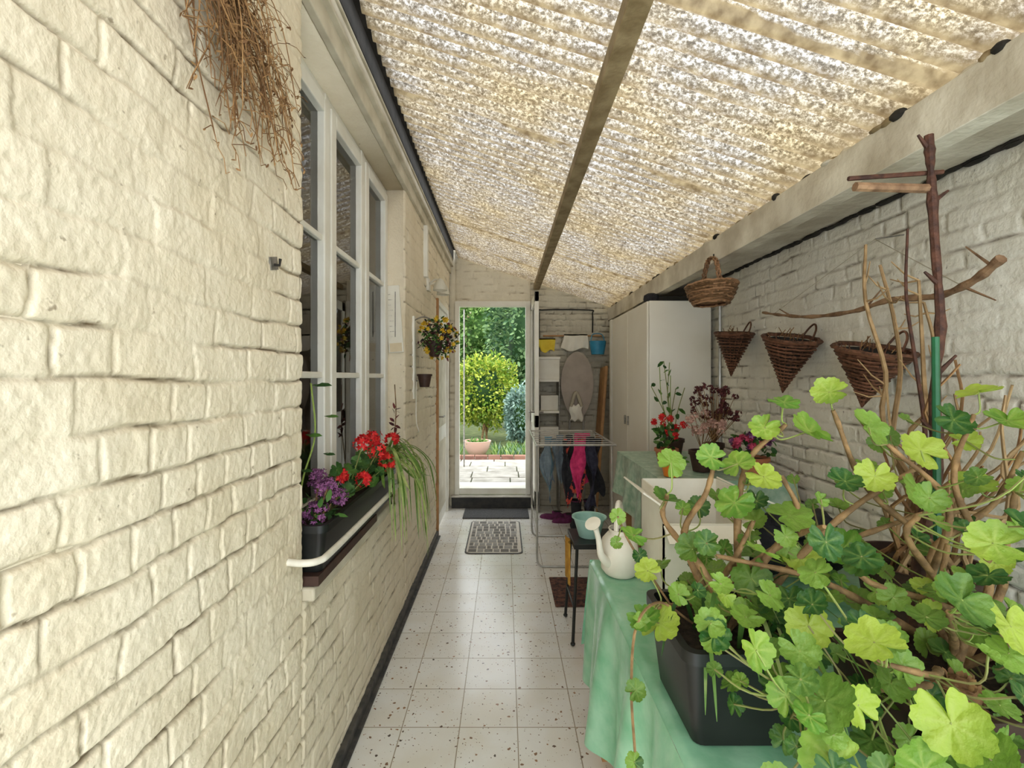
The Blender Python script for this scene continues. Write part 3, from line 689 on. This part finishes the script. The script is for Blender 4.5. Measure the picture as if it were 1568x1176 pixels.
for x in (.70,.83):   # rubber boots under the rack
    b=B(); shoe(b,(x,4.66,0),5,'c_black',1.05)
    b.lathe([(.045,.03),(.047,.12),(.052,.26),(.056,.30),(.050,.30),(.046,.2)],(x,4.60,0),'c_black',18); b.tube([(x+.056*math.cos(q*.35),4.60+.056*math.sin(q*.35),.295) for q in range(19)],.005,'shoe',5,False)
    b.obj('rubber_boot')

# ------------------------------------------------------------ near table with green cloth
TX0,TX1,TY0,TY1,TZ=.35,1.56,.0,1.93,.75
b=B()
b.box(TX0+.01,TX1,TY0,TY1-.01,TZ-.03,TZ-.006,'wood')
for x in(TX0+.05,TX1-.05):
    for y in(TY0+.06,TY1-.08): b.box(x-.02,x+.02,y-.02,y+.02,0,TZ-.03,'wood')
b.obj('folding_table')
b=B()
def hem(s): return .30+.05*math.sin(s*2.3)
def ctop(u_,v_):
    x=TX0+u_*(TX1-TX0); y=TY0+v_*(TY1-TY0)
    return (x,y,TZ+.002*math.sin(x*37+2*math.sin(y*11))*math.sin(y*31)-(.010*(1-min(1,(x-TX0)/.02))**2))
b.grid(ctop,100,110,'cloth')
def side(u_,v_):
    y=TY0+u_*(TY1-TY0); z=TZ-.010-v_*(TZ-hem(y)); f=v_**.7
    return (TX0-f*(.038+.032*math.sin(y*16+1.2*math.sin(y*5))+.014*math.sin(y*37)),y+(.03*v_ if u_>.97 else 0),z)
b.grid(side,170,16,'cloth')
def fend(u_,v_):
    x=TX0+u_*(TX1-TX0); z=TZ-v_*(TZ-.38); f=v_**.7
    return (x-(.03*v_ if u_<.03 else 0),TY1+f*(.03+.022*math.sin(x*19)),z)
b.grid(fend,120,14,'cloth')
b.grid(lambda u_,v_:(TX0+u_*(TX1-TX0),TY0-.02*v_,TZ-v_*.3),20,4,'cloth')
b.obj('green_tablecloth',ang=180)

b=B(); FX0,FX1,FY0,FY1,FZ=.84,1.56,2.5,3.50,.95
b.box(FX0+.02,FX1,FY0+.02,FY1-.01,FZ-.04,FZ-.006,'wood')
for x in(FX0+.06,FX1-.05):
    for y in(FY0+.08,FY1-.08): b.box(x-.02,x+.02,y-.02,y+.02,0,FZ-.04,'wood')
b.box(FX0+.05,FX1,FY0+.05,FY1-.05,.3,.33,'wood')
b.obj('plant_table')
b=B()
b.grid(lambda u_,v_:(FX0+u_*(FX1-FX0),FY0+v_*(FY1-FY0),FZ+.001*math.sin(u_*14)*math.sin(v_*16)),20,24,'cloth2')
b.grid(lambda u_,v_:(FX0-.03*v_*(1+.8*math.sin(u_*22)),FY0+u_*(FY1-FY0),FZ-v_*(.33+.05*math.sin(u_*5))),70,10,'cloth2')
b.grid(lambda u_,v_:(FX0+u_*(FX1-FX0),FY0-.03*v_*(1+.8*math.sin(u_*22)),FZ-v_*(.33)),50,10,'cloth2')
b.obj('pale_tablecloth',ang=180)

# stool + basin + can + box
b=B(); sx,sy=.53,2.78
b.box(sx-.14,sx+.14,sy-.14,sy+.14,.53,.56,'black')
for dx in(-1,1):
    for dy in(-1,1): b.tube([(sx+dx*.12,sy+dy*.12,.53),(sx+dx*.15,sy+dy*.16,.012)],.009,'black',8); b.blob((sx+dx*.15,sy+dy*.16,.012),.014,.014,.012,'black',8,5)
b.tube([(sx-.14,sy-.15,.2),(sx-.14,sy+.15,.2)],.006,'black',6); b.tube([(sx+.14,sy-.15,.2),(sx+.14,sy+.15,.2)],.006,'black',6)
b.obj('metal_stool',bevel=.006)
b=B(); b.grid(lambda u_,v_:(sx-.155-.01*math.sin(u_*9),sy-.08+u_*.16,.54-v_*.24),12,6,'ycloth'); b.obj('mustard_cloth',solid=.004)
b=B(); b.lathe([(r*.82,z) for r,z in [(.075,0),(.095,.06),(.115,.115),(.125,.118),(.125,.11),(.108,.11),(.09,.05),(.07,.008),(0,.008)]],(sx-.03,sy,.561),'teal',28); b.obj('plastic_basin')
b=B(); wc=Vector((.44,1.80,TZ+.004)); q_=.98
b.lathe([(r*q_,z*q_) for r,z in [(.07,0),(.083,.015),(.085,.09),(.078,.125),(.055,.15),(.045,.155),(.05,.17),(.044,.17)]],wc,'paper',28,sx=.85)
b.tube(curve([wc+Vector(p)*q_ for p in [(-.05,-.04,.05),(-.085,-.07,.09),(-.10,-.09,.16),(-.115,-.10,.21)]],5),[.020,.019,.018,.016,.015,.014,.013,.012,.011,.011,.010,.010,.010,.010,.011,.012],'paper',10)
b.lathe([(.011,0),(.030,.024),(.0,.028)],wc+Vector((-.115,-.10,.205))*q_,'paper',16,rot=rotx(30)@roty(-25))
b.tube(curve([wc+Vector(p)*q_ for p in [(.03,.06,.04),(.05,.12,.12),(.03,.11,.23),(0,.03,.25),(-.02,-.03,.165)]],5),.010,'paper',8)
b.obj('watering_can')
b=B(); bx0,bx1,by0,by1,bz=.54,.84,1.60,1.86,1.10; th=.006; z0=TZ+.004
b.box(bx0,bx1,by0,by1,z0,z0+.006,'paper')
b.box(bx0,bx0+th,by0,by1,z0,bz,'paper'); b.box(bx1-th,bx1,by0,by1,z0,bz,'paper'); b.box(bx0,bx1,by1-th,by1,z0,bz,'paper')
b.box(bx0,bx1,by0,by0+th,z0,bz-.10,'paper'); b.box(bx0,bx1,by0-.07,by0+.002,bz-.13,bz-.124,'paper',rotx(35))
b.box(bx0-.075,bx0+.005,by0,by1,bz-.02,bz-.014,'paper',roty(35)); b.box(bx1-.005,bx1+.10,by0,by1,bz-.02,bz-.014,'paper',roty(25))
b.obj('white_cardboard_box')

# ------------------------------------------------------------ baskets
def cone_basket(c,r,h,tilt,hand=True):
    b=B(); rot=roty(tilt[0])@rotx(tilt[1]); c=Vector(c); N=15
    for i in range(N):
        q=i/(N-1); rad=r*(1-q)+.008; z=-h*q
        P=[]
        for j in range(25):
            g=2*math.pi*j/24; w=1+.035*(-1)**j*(1 if i%2 else -1)
            P.append(c+rot@Vector((rad*math.cos(g)*w*.8,rad*math.sin(g)*w,z+U(-.002,.002))))
        b.tube(P,.0055+(.004 if i==0 else 0)+.0015*(1-q),'wicker',5,False)
    for j in range(16):
        g=2*math.pi*j/16; b.tube([c+rot@Vector((r*.8*math.cos(g),r*math.sin(g),.01)),c+rot@Vector((0,0,-h-.02))],.003,'wicker',4)
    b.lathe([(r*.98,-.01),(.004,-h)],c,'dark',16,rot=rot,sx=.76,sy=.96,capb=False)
    if hand: b.tube(curve([c+rot@Vector((r*.6,-r*.3,0)),c+rot@Vector((r*.75,-r*.2,.05)),c+rot@Vector((r*.8,0,.075)),c+rot@Vector((r*.75,r*.2,.05)),c+rot@Vector((r*.6,r*.3,0))],5),.005,'wicker',5)
    for i in range(14):
        o=c+rot@Vector((U(-.5,.5)*r,U(-.7,.7)*r,0)); b.tube([o,o+Vector((U(-.03,.03),U(-.04,.04),U(.01,.05)))],.002,'twig',4)
    return b.obj('conical_wicker_basket')
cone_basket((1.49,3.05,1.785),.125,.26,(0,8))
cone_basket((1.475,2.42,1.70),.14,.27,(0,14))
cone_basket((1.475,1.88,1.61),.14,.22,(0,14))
b=B(); c=Vector((1.17,2.66,1.95))
for i in range(9):
    q=i/8; rad=.115+.05*math.sin(q*1.45); z=q*.10-.03
    P=[c+Vector((rad*math.cos(2*math.pi*j/28)*(1+.03*(-1)**(j+i))*.75,rad*math.sin(2*math.pi*j/28)*(1+.03*(-1)**(j+i))*1.02 ,z+U(-.003,.003))) for j in range(29)]
    b.tube(P,.0085 if i<8 else .012,'wicker2',6,False)
b.lathe([(0,-.02),(.11,-.02)],c,'wicker2',20,sx=.75,capb=False); b.lathe([(.105,-.03),(.15,.07)],c,'wicker',24,sx=.75,capb=False)
for s_ in(0,1,2):
    P=[c+Vector((.012*math.sin(t_*9+s_*2.1),.10*math.cos(t_)*(1),.07+.16*math.sin(t_))) for t_ in [math.pi*i/18 for i in range(19)]]
    b.tube(P,.006,'wicker2',6)
b.tube([(1.185,2.66,2.168),(1.185,2.66,2.20)],.004,'dark',5)
b.obj('hanging_wicker_basket')

# ------------------------------------------------------------ driftwood, stakes, dried sticks
b=B()
P=curve([(1.43,2.60,1.86),(1.45,2.45,1.825),(1.44,2.2,1.785),(1.45,1.95,1.775),(1.44,1.75,1.79),(1.46,1.58,1.775),(1.45,1.45,1.80),(1.44,1.36,1.845)],6)
b.tube(P,[.006+.008*(i/len(P)) +.002*math.sin(i*1.7) for i in range(len(P))],'drift',8)
for i,d in((8,(0,.1,.05)),(20,(.02,-.06,.07)),(34,(0,-.1,-.06)),(40,(0,.08,.08))): b.tube([P[i],P[i]+Vector(d)],[.005,.002],'drift',5)
b.tube([(1.45,2.52,1.845),(1.50,1.90,2.06)],.0015,'string',4); b.tube([(1.45,1.50,1.80),(1.50,1.90,2.06)],.0015,'string',4); b.tube([(1.50,1.90,2.06),(XR+.01,1.90,2.08)],.003,'bracket',5)
b.obj('hanging_driftwood_branch')
b=B()
P=curve([(1.085,1.20,2.12),(1.09,1.20,2.03),(1.10,1.2,1.85),(1.115,1.2,1.63),(1.10,1.2,1.45),(1.105,1.2,1.30),(1.075,1.2,1.1),(1.06,1.2,.9),(1.06,1.2,.76)],6)
b.tube(P,[.010+.0035*math.sin(i*.8)*(i%3==0)+.018*max(0,(i-22)/26) for i in range(len(P))],'bark',8)
for i,d in((3,(-.03,0,.04)),(9,(.04,0,.03)),(15,(-.035,0,.03)),(22,(.05,0,.05)),(28,(-.04,0,.04))): b.tube([P[i],P[i]+Vector(d)],[.007,.003],'bark',6)
b.tube([(.90,1.205,1.99),(1.09,1.205,1.985)],.012,'drift',8); b.tube([(.89,1.215,2.015),(1.13,1.21,2.03)],.006,'bark',6)
b.obj('branch_plant_stake')
b=B(); b.tube([(1.065,1.16,1.60),(1.055,1.14,.76)],.008,'green',8); b.obj('green_plant_stake')
b=B()
rs_=random.Random(21)
def crook(o,e,k,r0,amp,n=5):
    pts=[o]
    for i in range(1,n): pts.append(o+(e-o)*(i/n)+Vector([ (rs_.random()-.5)*2*amp for _ in range(3)]))
    pts.append(e); P=curve(pts,4); L=len(P); b.tube(P,[r0*(1-.6*i/L) for i in range(L)],k,6); return P
for e in [(1.17,1.52,1.93),(1.20,1.50,1.86),(1.28,1.45,1.80),(1.34,1.5,1.74)]:
    P=crook(Vector((1.24+rs_.random()*.06,1.42,.95)),Vector(e),'straw',.010,.040)
    for k in range(6):
        p=P[rs_.randrange(10,len(P))]; q=p+Vector((rs_.uniform(-.09,.09),rs_.uniform(-.07,.07),rs_.uniform(.0,.09))); b.tube([p,(p+q)/2+Vector((0,0,-.01)),q],[.0035,.0025,.0015],'straw',5)
crook(Vector((1.26,1.4,.95)),Vector((1.22,1.42,1.95)),'bark',.008,.012)
for i in range(26):
    o=Vector((rs_.uniform(1.12,1.30),rs_.uniform(1.25,1.5),.94)); e=Vector((rs_.uniform(1.08,1.45),rs_.uniform(1.15,1.5),rs_.uniform(1.15,1.55)))
    crook(o,e,'straw' if i%3 else 'twig',.007,.05,4)
b.lathe([(.13,0),(.16,.2),(.17,.2)],(1.24,1.40,TZ+.004),'brownp',24); b.lathe([(0,.0),(.157,.0)],(1.24,1.40,TZ+.18),'soil',24,capb=False)
b.obj('dried_branch_arrangement')
b=B()
for (y,z) in((2.12,1.53),(2.06,1.50),(2.00,1.53)):
    b.blob((XR-.02,y,z),.008,.028,.018,'black',8,6); b.blob((XR-.02,y-.022,z+.018),.007,.011,.011,'black',8,5); b.tube([(XR-.02,y+.02,z),(XR-.02,y+.055,z-.012)],[.006,.002],'black',5); b.tube([(XR-.02,y,z-.015),(XR-.02,y,z-.05)],.0015,'black',4)
b.tube([(XR-.02,1.96,1.48),(XR-.02,2.16,1.48)],.003,'black',5)
b.obj('metal_bird_ornament')

# ------------------------------------------------------------ planters
b=B(); trough(b,.365,.60,.93,1.20,TZ+.004,.955,'black'); b.obj('black_planter')
b=B(); trough(b,.72,1.02,.78,1.06,TZ+.004,.93,'brownp',soil='soil'); b.obj('brown_planter')

# ------------------------------------------------------------ geranium
b=B()
LV=[(.492,.72,1.003,.048),(.567,.72,1.093,.042),(.667,.70,.983,.050),(.702,.72,1.158,.044),(.777,.72,1.118,.042),(.487,.70,.928,.046),(.627,.70,.913,.046),(.557,.74,.983,.033),(.407,.76,1.058,.033),(.727,.70,.928,.046),(.45,.75,.99,.03),(.772,.74,1.238,.038),
(.609,1.0,1.205,.048),(.490,1.0,1.233,.042),(.553,1.0,1.288,.037),(.525,1.0,1.072,.046),(.630,1.0,1.114,.046),(.720,1.0,1.135,.046),(.428,1.0,1.010,.04),(.330,1.0,.975,.045),(.295,.99,.99,.036),(.372,1.05,1.309,.036),(.274,1.0,1.163,.03),(.65,1.0,1.386,.046),(.776,1.0,1.393,.046),(.887,1.0,1.344,.046),(.595,1.0,1.448,.032),(.692,1.0,1.469,.036),(1.01,1.0,1.469,.04),(1.05,.98,1.41,.04),(.957,1.0,1.41,.04),(.553,1.0,1.393,.032),(1.0,1.0,1.274,.04),(.40,1.0,1.135,.036),(.44,1.0,1.33,.032),(.497,1.0,1.316,.036),(.84,.95,1.27,.04),(.75,.95,1.30,.038),(.55,.85,1.05,.04),(.36,1.05,1.23,.032),(.31,1.02,1.08,.03)]
nb_=len(LV); br=[]
bases=[(.50,1.06,.93),(.55,1.08,.93),(.92,.95,.91),(.95,.98,.91),(.86,.90,.91)]
ends=[(.36,1.04,1.24),(.46,1.02,1.33),(.60,1.0,1.40),(.70,1.0,1.43),(.52,.98,1.20),(.80,.98,1.36),(.90,1.0,1.32),(1.0,1.0,1.42),(1.05,.95,1.35),(.68,.9,1.15),(.72,.76,1.12),(.60,.76,1.04),(.50,.78,.97),(.33,1.02,1.0),(.75,.85,1.25),(.95,1.05,1.2),(.62,1.05,1.28),(.85,.9,1.18),(.45,1.0,1.12),(.60,.88,1.22),(.98,.9,1.28)]
for i,e in enumerate(ends):
    o=Vector(min(bases,key=lambda q:(Vector(q)-Vector(e)).length+.15*random.random())); e=Vector(e)
    if i%3==0: o=Vector(bases[(i)%5])
    m1=o+(e-o)*.35+Vector((U(-.09,.09),U(-.06,.06),U(-.02,.07))); m2=o+(e-o)*.7+Vector((U(-.07,.07),U(-.05,.05),U(-.03,.05)))
    P=curve([o,m1,m2,e],7); br+=P; L=len(P)
    b.tube(P,[.009-.005*(j/L)+.0012*(j%4==0) for j in range(L)],'stemb',7)
while len(LV)<nb_+215:
    if R()<.60:
        x=U(.34,1.10); y=U(.72,1.30); zmax=min(1.45,1.14+.52*(x-.34)); z=U(.96,zmax)
    else:
        x=U(.42,1.0); y=U(.66,.95); z=U(.84,1.08+.15*(x-.42))
    if x/y<.33: continue
    LV.append((x,y,z,U(.015,.034)))
for i,(x,y,z,r) in enumerate(LV):
    c=Vector((x,y,z)); nr=Vector((U(-.6,.4),U(-1.0,.05),U(.25,1.0)))
    sp=U(0,6.28); leaf_ger(b,c,r,nr,'leafb' if (i<nb_ and i%3) or R()<.12 else 'leaf',sp)
    p=min(br,key=lambda q:(q-c).length+ (0.08 if q.z>c.z else 0))
    mid=(p+c)/2+Vector((U(-.02,.02),U(-.02,.02),-.015)); b.tube(curve([p,mid,c],4),.0018,'stemg',5)
for i in range(24):
    a=U(-2.6,.2); o=Vector((U(.42,.56),U(.98,1.1),.92)); e=o+Vector((math.cos(a)*U(.08,.22),math.sin(a)*U(.1,.3),U(-.08,.12))); e.z=max(e.z,.80)
    blade(b,[o,o+(e-o)*.4+Vector((0,0,.1)),o+(e-o)*.8+Vector((0,0,.06)),e],.006,random.choice(['leafd','spider']))
b.obj('potted_geranium',ang=60,an='vein')
b=B()
P=curve([(.42,1.05,.95),(.33,1.0,1.02),(.275,.98,.98),(.262,.97,.85),(.268,.96,.7),(.262,.96,.6)],6); b.tube(P,.003,'stemb',5)
P2=curve([(.40,1.1,.95),(.30,1.1,1.1),(.26,1.08,1.18)],6); b.tube(P2,.0028,'stemb',5)
for c,r in [((.268,.96,.86),.022),((.262,.95,.72),.02),((.25,.96,.63),.022),((.285,.98,.99),.02),((.26,1.08,1.18),.02),((.25,1.05,1.13),.015),((.31,1.08,1.09),.018)]:
    leaf_ger(b,c,r,(U(-.4,.2),-1,U(.3,.8)),'leaf',U(0,6)); b.tube([c,min(P+P2,key=lambda q:(q-Vector(c)).length)],.0015,'stemg',4)
b.obj('trailing_geranium',an='vein')
b=B(); b.blob((.79,.82,.945),.034,.034,.031,'twig',14,10,rough=.08)
for i in range(120): 
    d=rdir(.2); oleaf(b,Vector((.79,.82,.945))+Vector((d.x*.031,d.y*.031,d.z*.028)),d,.014,.005,'twig')
b.obj('dried_seed_head')
b=B()
for c,r in [((1.0,1.78,.87),(.13,.10,.11)),((1.2,1.8,.85),(.12,.1,.09)),((1.1,1.75,.96),(.12,.10,.06))]: b.blob(c,*r,'c_black',20,14,rough=.06)
b.obj('dark_bag')

# ------------------------------------------------------------ flowers on plant table
def pot(name,c,r,h,k,fl):
    b=B(); c=Vector(c); b.lathe([(r*.7,0),(r*.95,h*.8),(r*1.05,h*.8),(r*1.05,h),(r*.9,h),(r*.88,h*.85)],c,k,22); b.lathe([(0,0),(r*.9,0)],c+Vector((0,0,h*.86)),'soil',16,capb=False)
    fl(b,c+Vector((0,0,h))); return b.obj(name)
def f_red(b,c):
    for i in range(60): oleaf(b,c+Vector((U(-.06,.06),U(-.06,.06),U(.0,.12))),rdir(.4),.05,.016,'leafd')
    for i in range(9): q=c+Vector((U(-.1,.1),U(-.08,.08),U(.08,.2))); b.tube([c,q],.002,'stemg',4); flowerhead(b,q,.022,'red',14,.016)
def f_pale(b,c):
    for i in range(16): q=c+Vector((U(-.1,.1),U(-.1,.1),U(.1,.22))); b.tube([c,q],.002,'stemb',4); flowerhead(b,q,.028,'palepink',26,.010)
def f_mar(b,c):
    for i in range(46):
        q=c+Vector((U(-.12,.12),U(-.12,.12),U(.15,.36))); b.tube([c,q],.0018,'twig',4); flowerhead(b,q,.022,'maroon',12,.012)
def f_pur(b,c):
    for i in range(60): oleaf(b,c+Vector((U(-.09,.09),U(-.08,.08),U(.0,.1))),rdir(.4),.05,.016,'leafd')
    for i in range(16): q=c+Vector((U(-.12,.12),U(-.08,.08),U(.06,.13))); flowerhead(b,q,.018,random.choice(['purple','pink','purple']),12,.018)
def f_none(b,c):
    for i in range(18): oleaf(b,c+Vector((U(-.04,.04),U(-.04,.04),0)),rdir(.8),.05,.012,'leafd')
def f_tall(b,c):
    for i in range(7):
        e=c+Vector((U(-.18,.06),U(-.1,.1),U(.3,.55))); P=curve([c,(c+e)/2+Vector((U(-.04,.04),0,0)),e],5); b.tube(P,.003,'stemg',5)
        for p in P[4:]:
            if R()<.5: oleaf(b,p,rdir(.1),U(.04,.07),.018,'leafd')
pot('orange_flower_pot',(.925,2.60,FZ+.004),.06,.09,'orange',f_none)
pot('red_flower_pot',(1.02,2.96,FZ+.004),.07,.10,'terra',f_red)
pot('dried_flower_pot',(1.15,2.74,FZ+.004),.07,.12,'brownp',f_pale)
pot('maroon_dried_bouquet',(1.33,2.98,FZ+.004),.06,.13,'brownp',f_mar)
pot('purple_flower_pot',(1.40,2.64,FZ+.004),.08,.10,'terra',f_pur)
pot('leafy_houseplant',(1.18,3.28,FZ+.004),.07,.12,'brownp',f_tall)

# ------------------------------------------------------------ garden
b=B(); b.box(-8,8,YB+.3,22,-.1,.16,'earth'); b.obj('garden_ground')
b=B(); rg=random.Random(8)
y=YB+.31
while y<7.35:
    x=-3.0+rg.random()*.2
    while x<3:
        w=.35+rg.random()*.3; b.box(x+.006,x+w-.006,y+.006,y+.38,.16,.185+rg.random()*.004,'stone'); x+=w
    y+=.39
b.obj('patio_slabs',bevel=.01)
b=B()
x=-3
while x<3: b.box(x,x+.2,7.5,7.6,.16,.25,'brick'); x+=.21
b.obj('brick_edging',bevel=.008)
def bush(name,c,r,n,k,ls,stem=True):
    b=B(); c=Vector(c)
    for i in range(n):
        d=rdir(); q=U(.6,1.05)**.5; lump=1+.20*math.sin(d.x*7+c.x)*math.cos(d.z*6+d.y*5)
        p=c+Vector((d.x*r[0],d.y*r[1],d.z*r[2]))*q*lump
        oleaf(b,p,(d+rdir()*.9),U(.6,1.3)*ls,ls*.33,k)
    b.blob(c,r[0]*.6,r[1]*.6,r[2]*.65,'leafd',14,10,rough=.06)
    if stem:
        for i in range(6): b.tube([(c.x+U(-.1,.1),c.y+U(-.1,.1),.1),(c.x+U(-.3,.3)*r[0],c.y,c.z)],.02,'stemb',6)
    return b.obj(name)
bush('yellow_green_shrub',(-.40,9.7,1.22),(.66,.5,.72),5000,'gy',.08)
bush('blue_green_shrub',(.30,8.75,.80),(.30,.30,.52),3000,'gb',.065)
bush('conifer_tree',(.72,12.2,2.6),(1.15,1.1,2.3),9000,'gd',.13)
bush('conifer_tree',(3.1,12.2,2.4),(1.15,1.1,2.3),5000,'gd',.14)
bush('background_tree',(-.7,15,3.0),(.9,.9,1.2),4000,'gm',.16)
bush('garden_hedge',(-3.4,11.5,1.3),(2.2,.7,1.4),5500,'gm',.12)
bush('garden_hedge',(1.6,10.2,.7),(1.0,.4,.7),3500,'gm',.09)
b=B()
for i in range(1100):
    x=U(-1.4,1.2); y=U(7.65,8.3); a=U(0,6.28); l=U(.1,.28)
    if abs(x+.47)<.27: continue
    o=Vector((x,y,.16)); oleaf(b,o,(math.cos(a)*.5,math.sin(a)*.5,1),l,.012,random.choice(['gm','spider','gm','gb']))
b.obj('flower_bed_grass')
b=B(); b.lathe([(.10,0),(.14,.04),(.20,.14),(.23,.24),(.24,.27),(.21,.27),(.19,.22)],(-.47,7.95,.16),'palepink',24); b.lathe([(0,0),(.2,0)],(-.47,7.95,.38),'soil',20,capb=False)
for i in range(60): oleaf(b,(-.47+U(-.12,.12),7.95+U(-.12,.12),.39),rdir(1),.1,.02,'gm')
b.obj('stone_garden_pot')
b=B(); b.box(-4.5,-1.15,16.5,17.5,.1,3.6,'brick'); b.box(-4.7,-1.0,16.3,17.7,3.6,3.75,'rafter'); b.obj('neighbour_house')
b=B(); b.tube([(-.60,6.9,.15),(-.60,6.9,2.5)],.011,'bracket',8); b.obj('clothes_line_post')

# ------------------------------------------------------------ light
w=bpy.data.worlds.new('overcast'); sc.world=w; w.use_nodes=True
n=w.node_tree; bg=n.nodes['Background']; bg.inputs[0].default_value=(.91,.96,1,1); bg.inputs[1].default_value=3.7
def sun(name,rx,rz,e,ang,col):
    l=bpy.data.lights.new(name,'SUN'); l.energy=e; l.angle=math.radians(ang); l.color=col
    o=bpy.data.objects.new(name,l); o.rotation_euler=(math.radians(rx),0,math.radians(rz)); sc.collection.objects.link(o)
sun('sun',28,20,3.0,12,(1,.96,.90))
sc.view_settings.view_transform='Standard'; sc.view_settings.look='None'; sc.view_settings.gamma=.94

cam=bpy.data.cameras.new('camera'); co=bpy.data.objects.new('camera',cam); sc.collection.objects.link(co)
co.location=(0,0,1.5); co.rotation_euler=(math.radians(90),0,0)
cam.sensor_width=36; cam.lens=16.485; cam.shift_x=.007; cam.shift_y=-.0064; cam.clip_start=.02
sc.camera=co
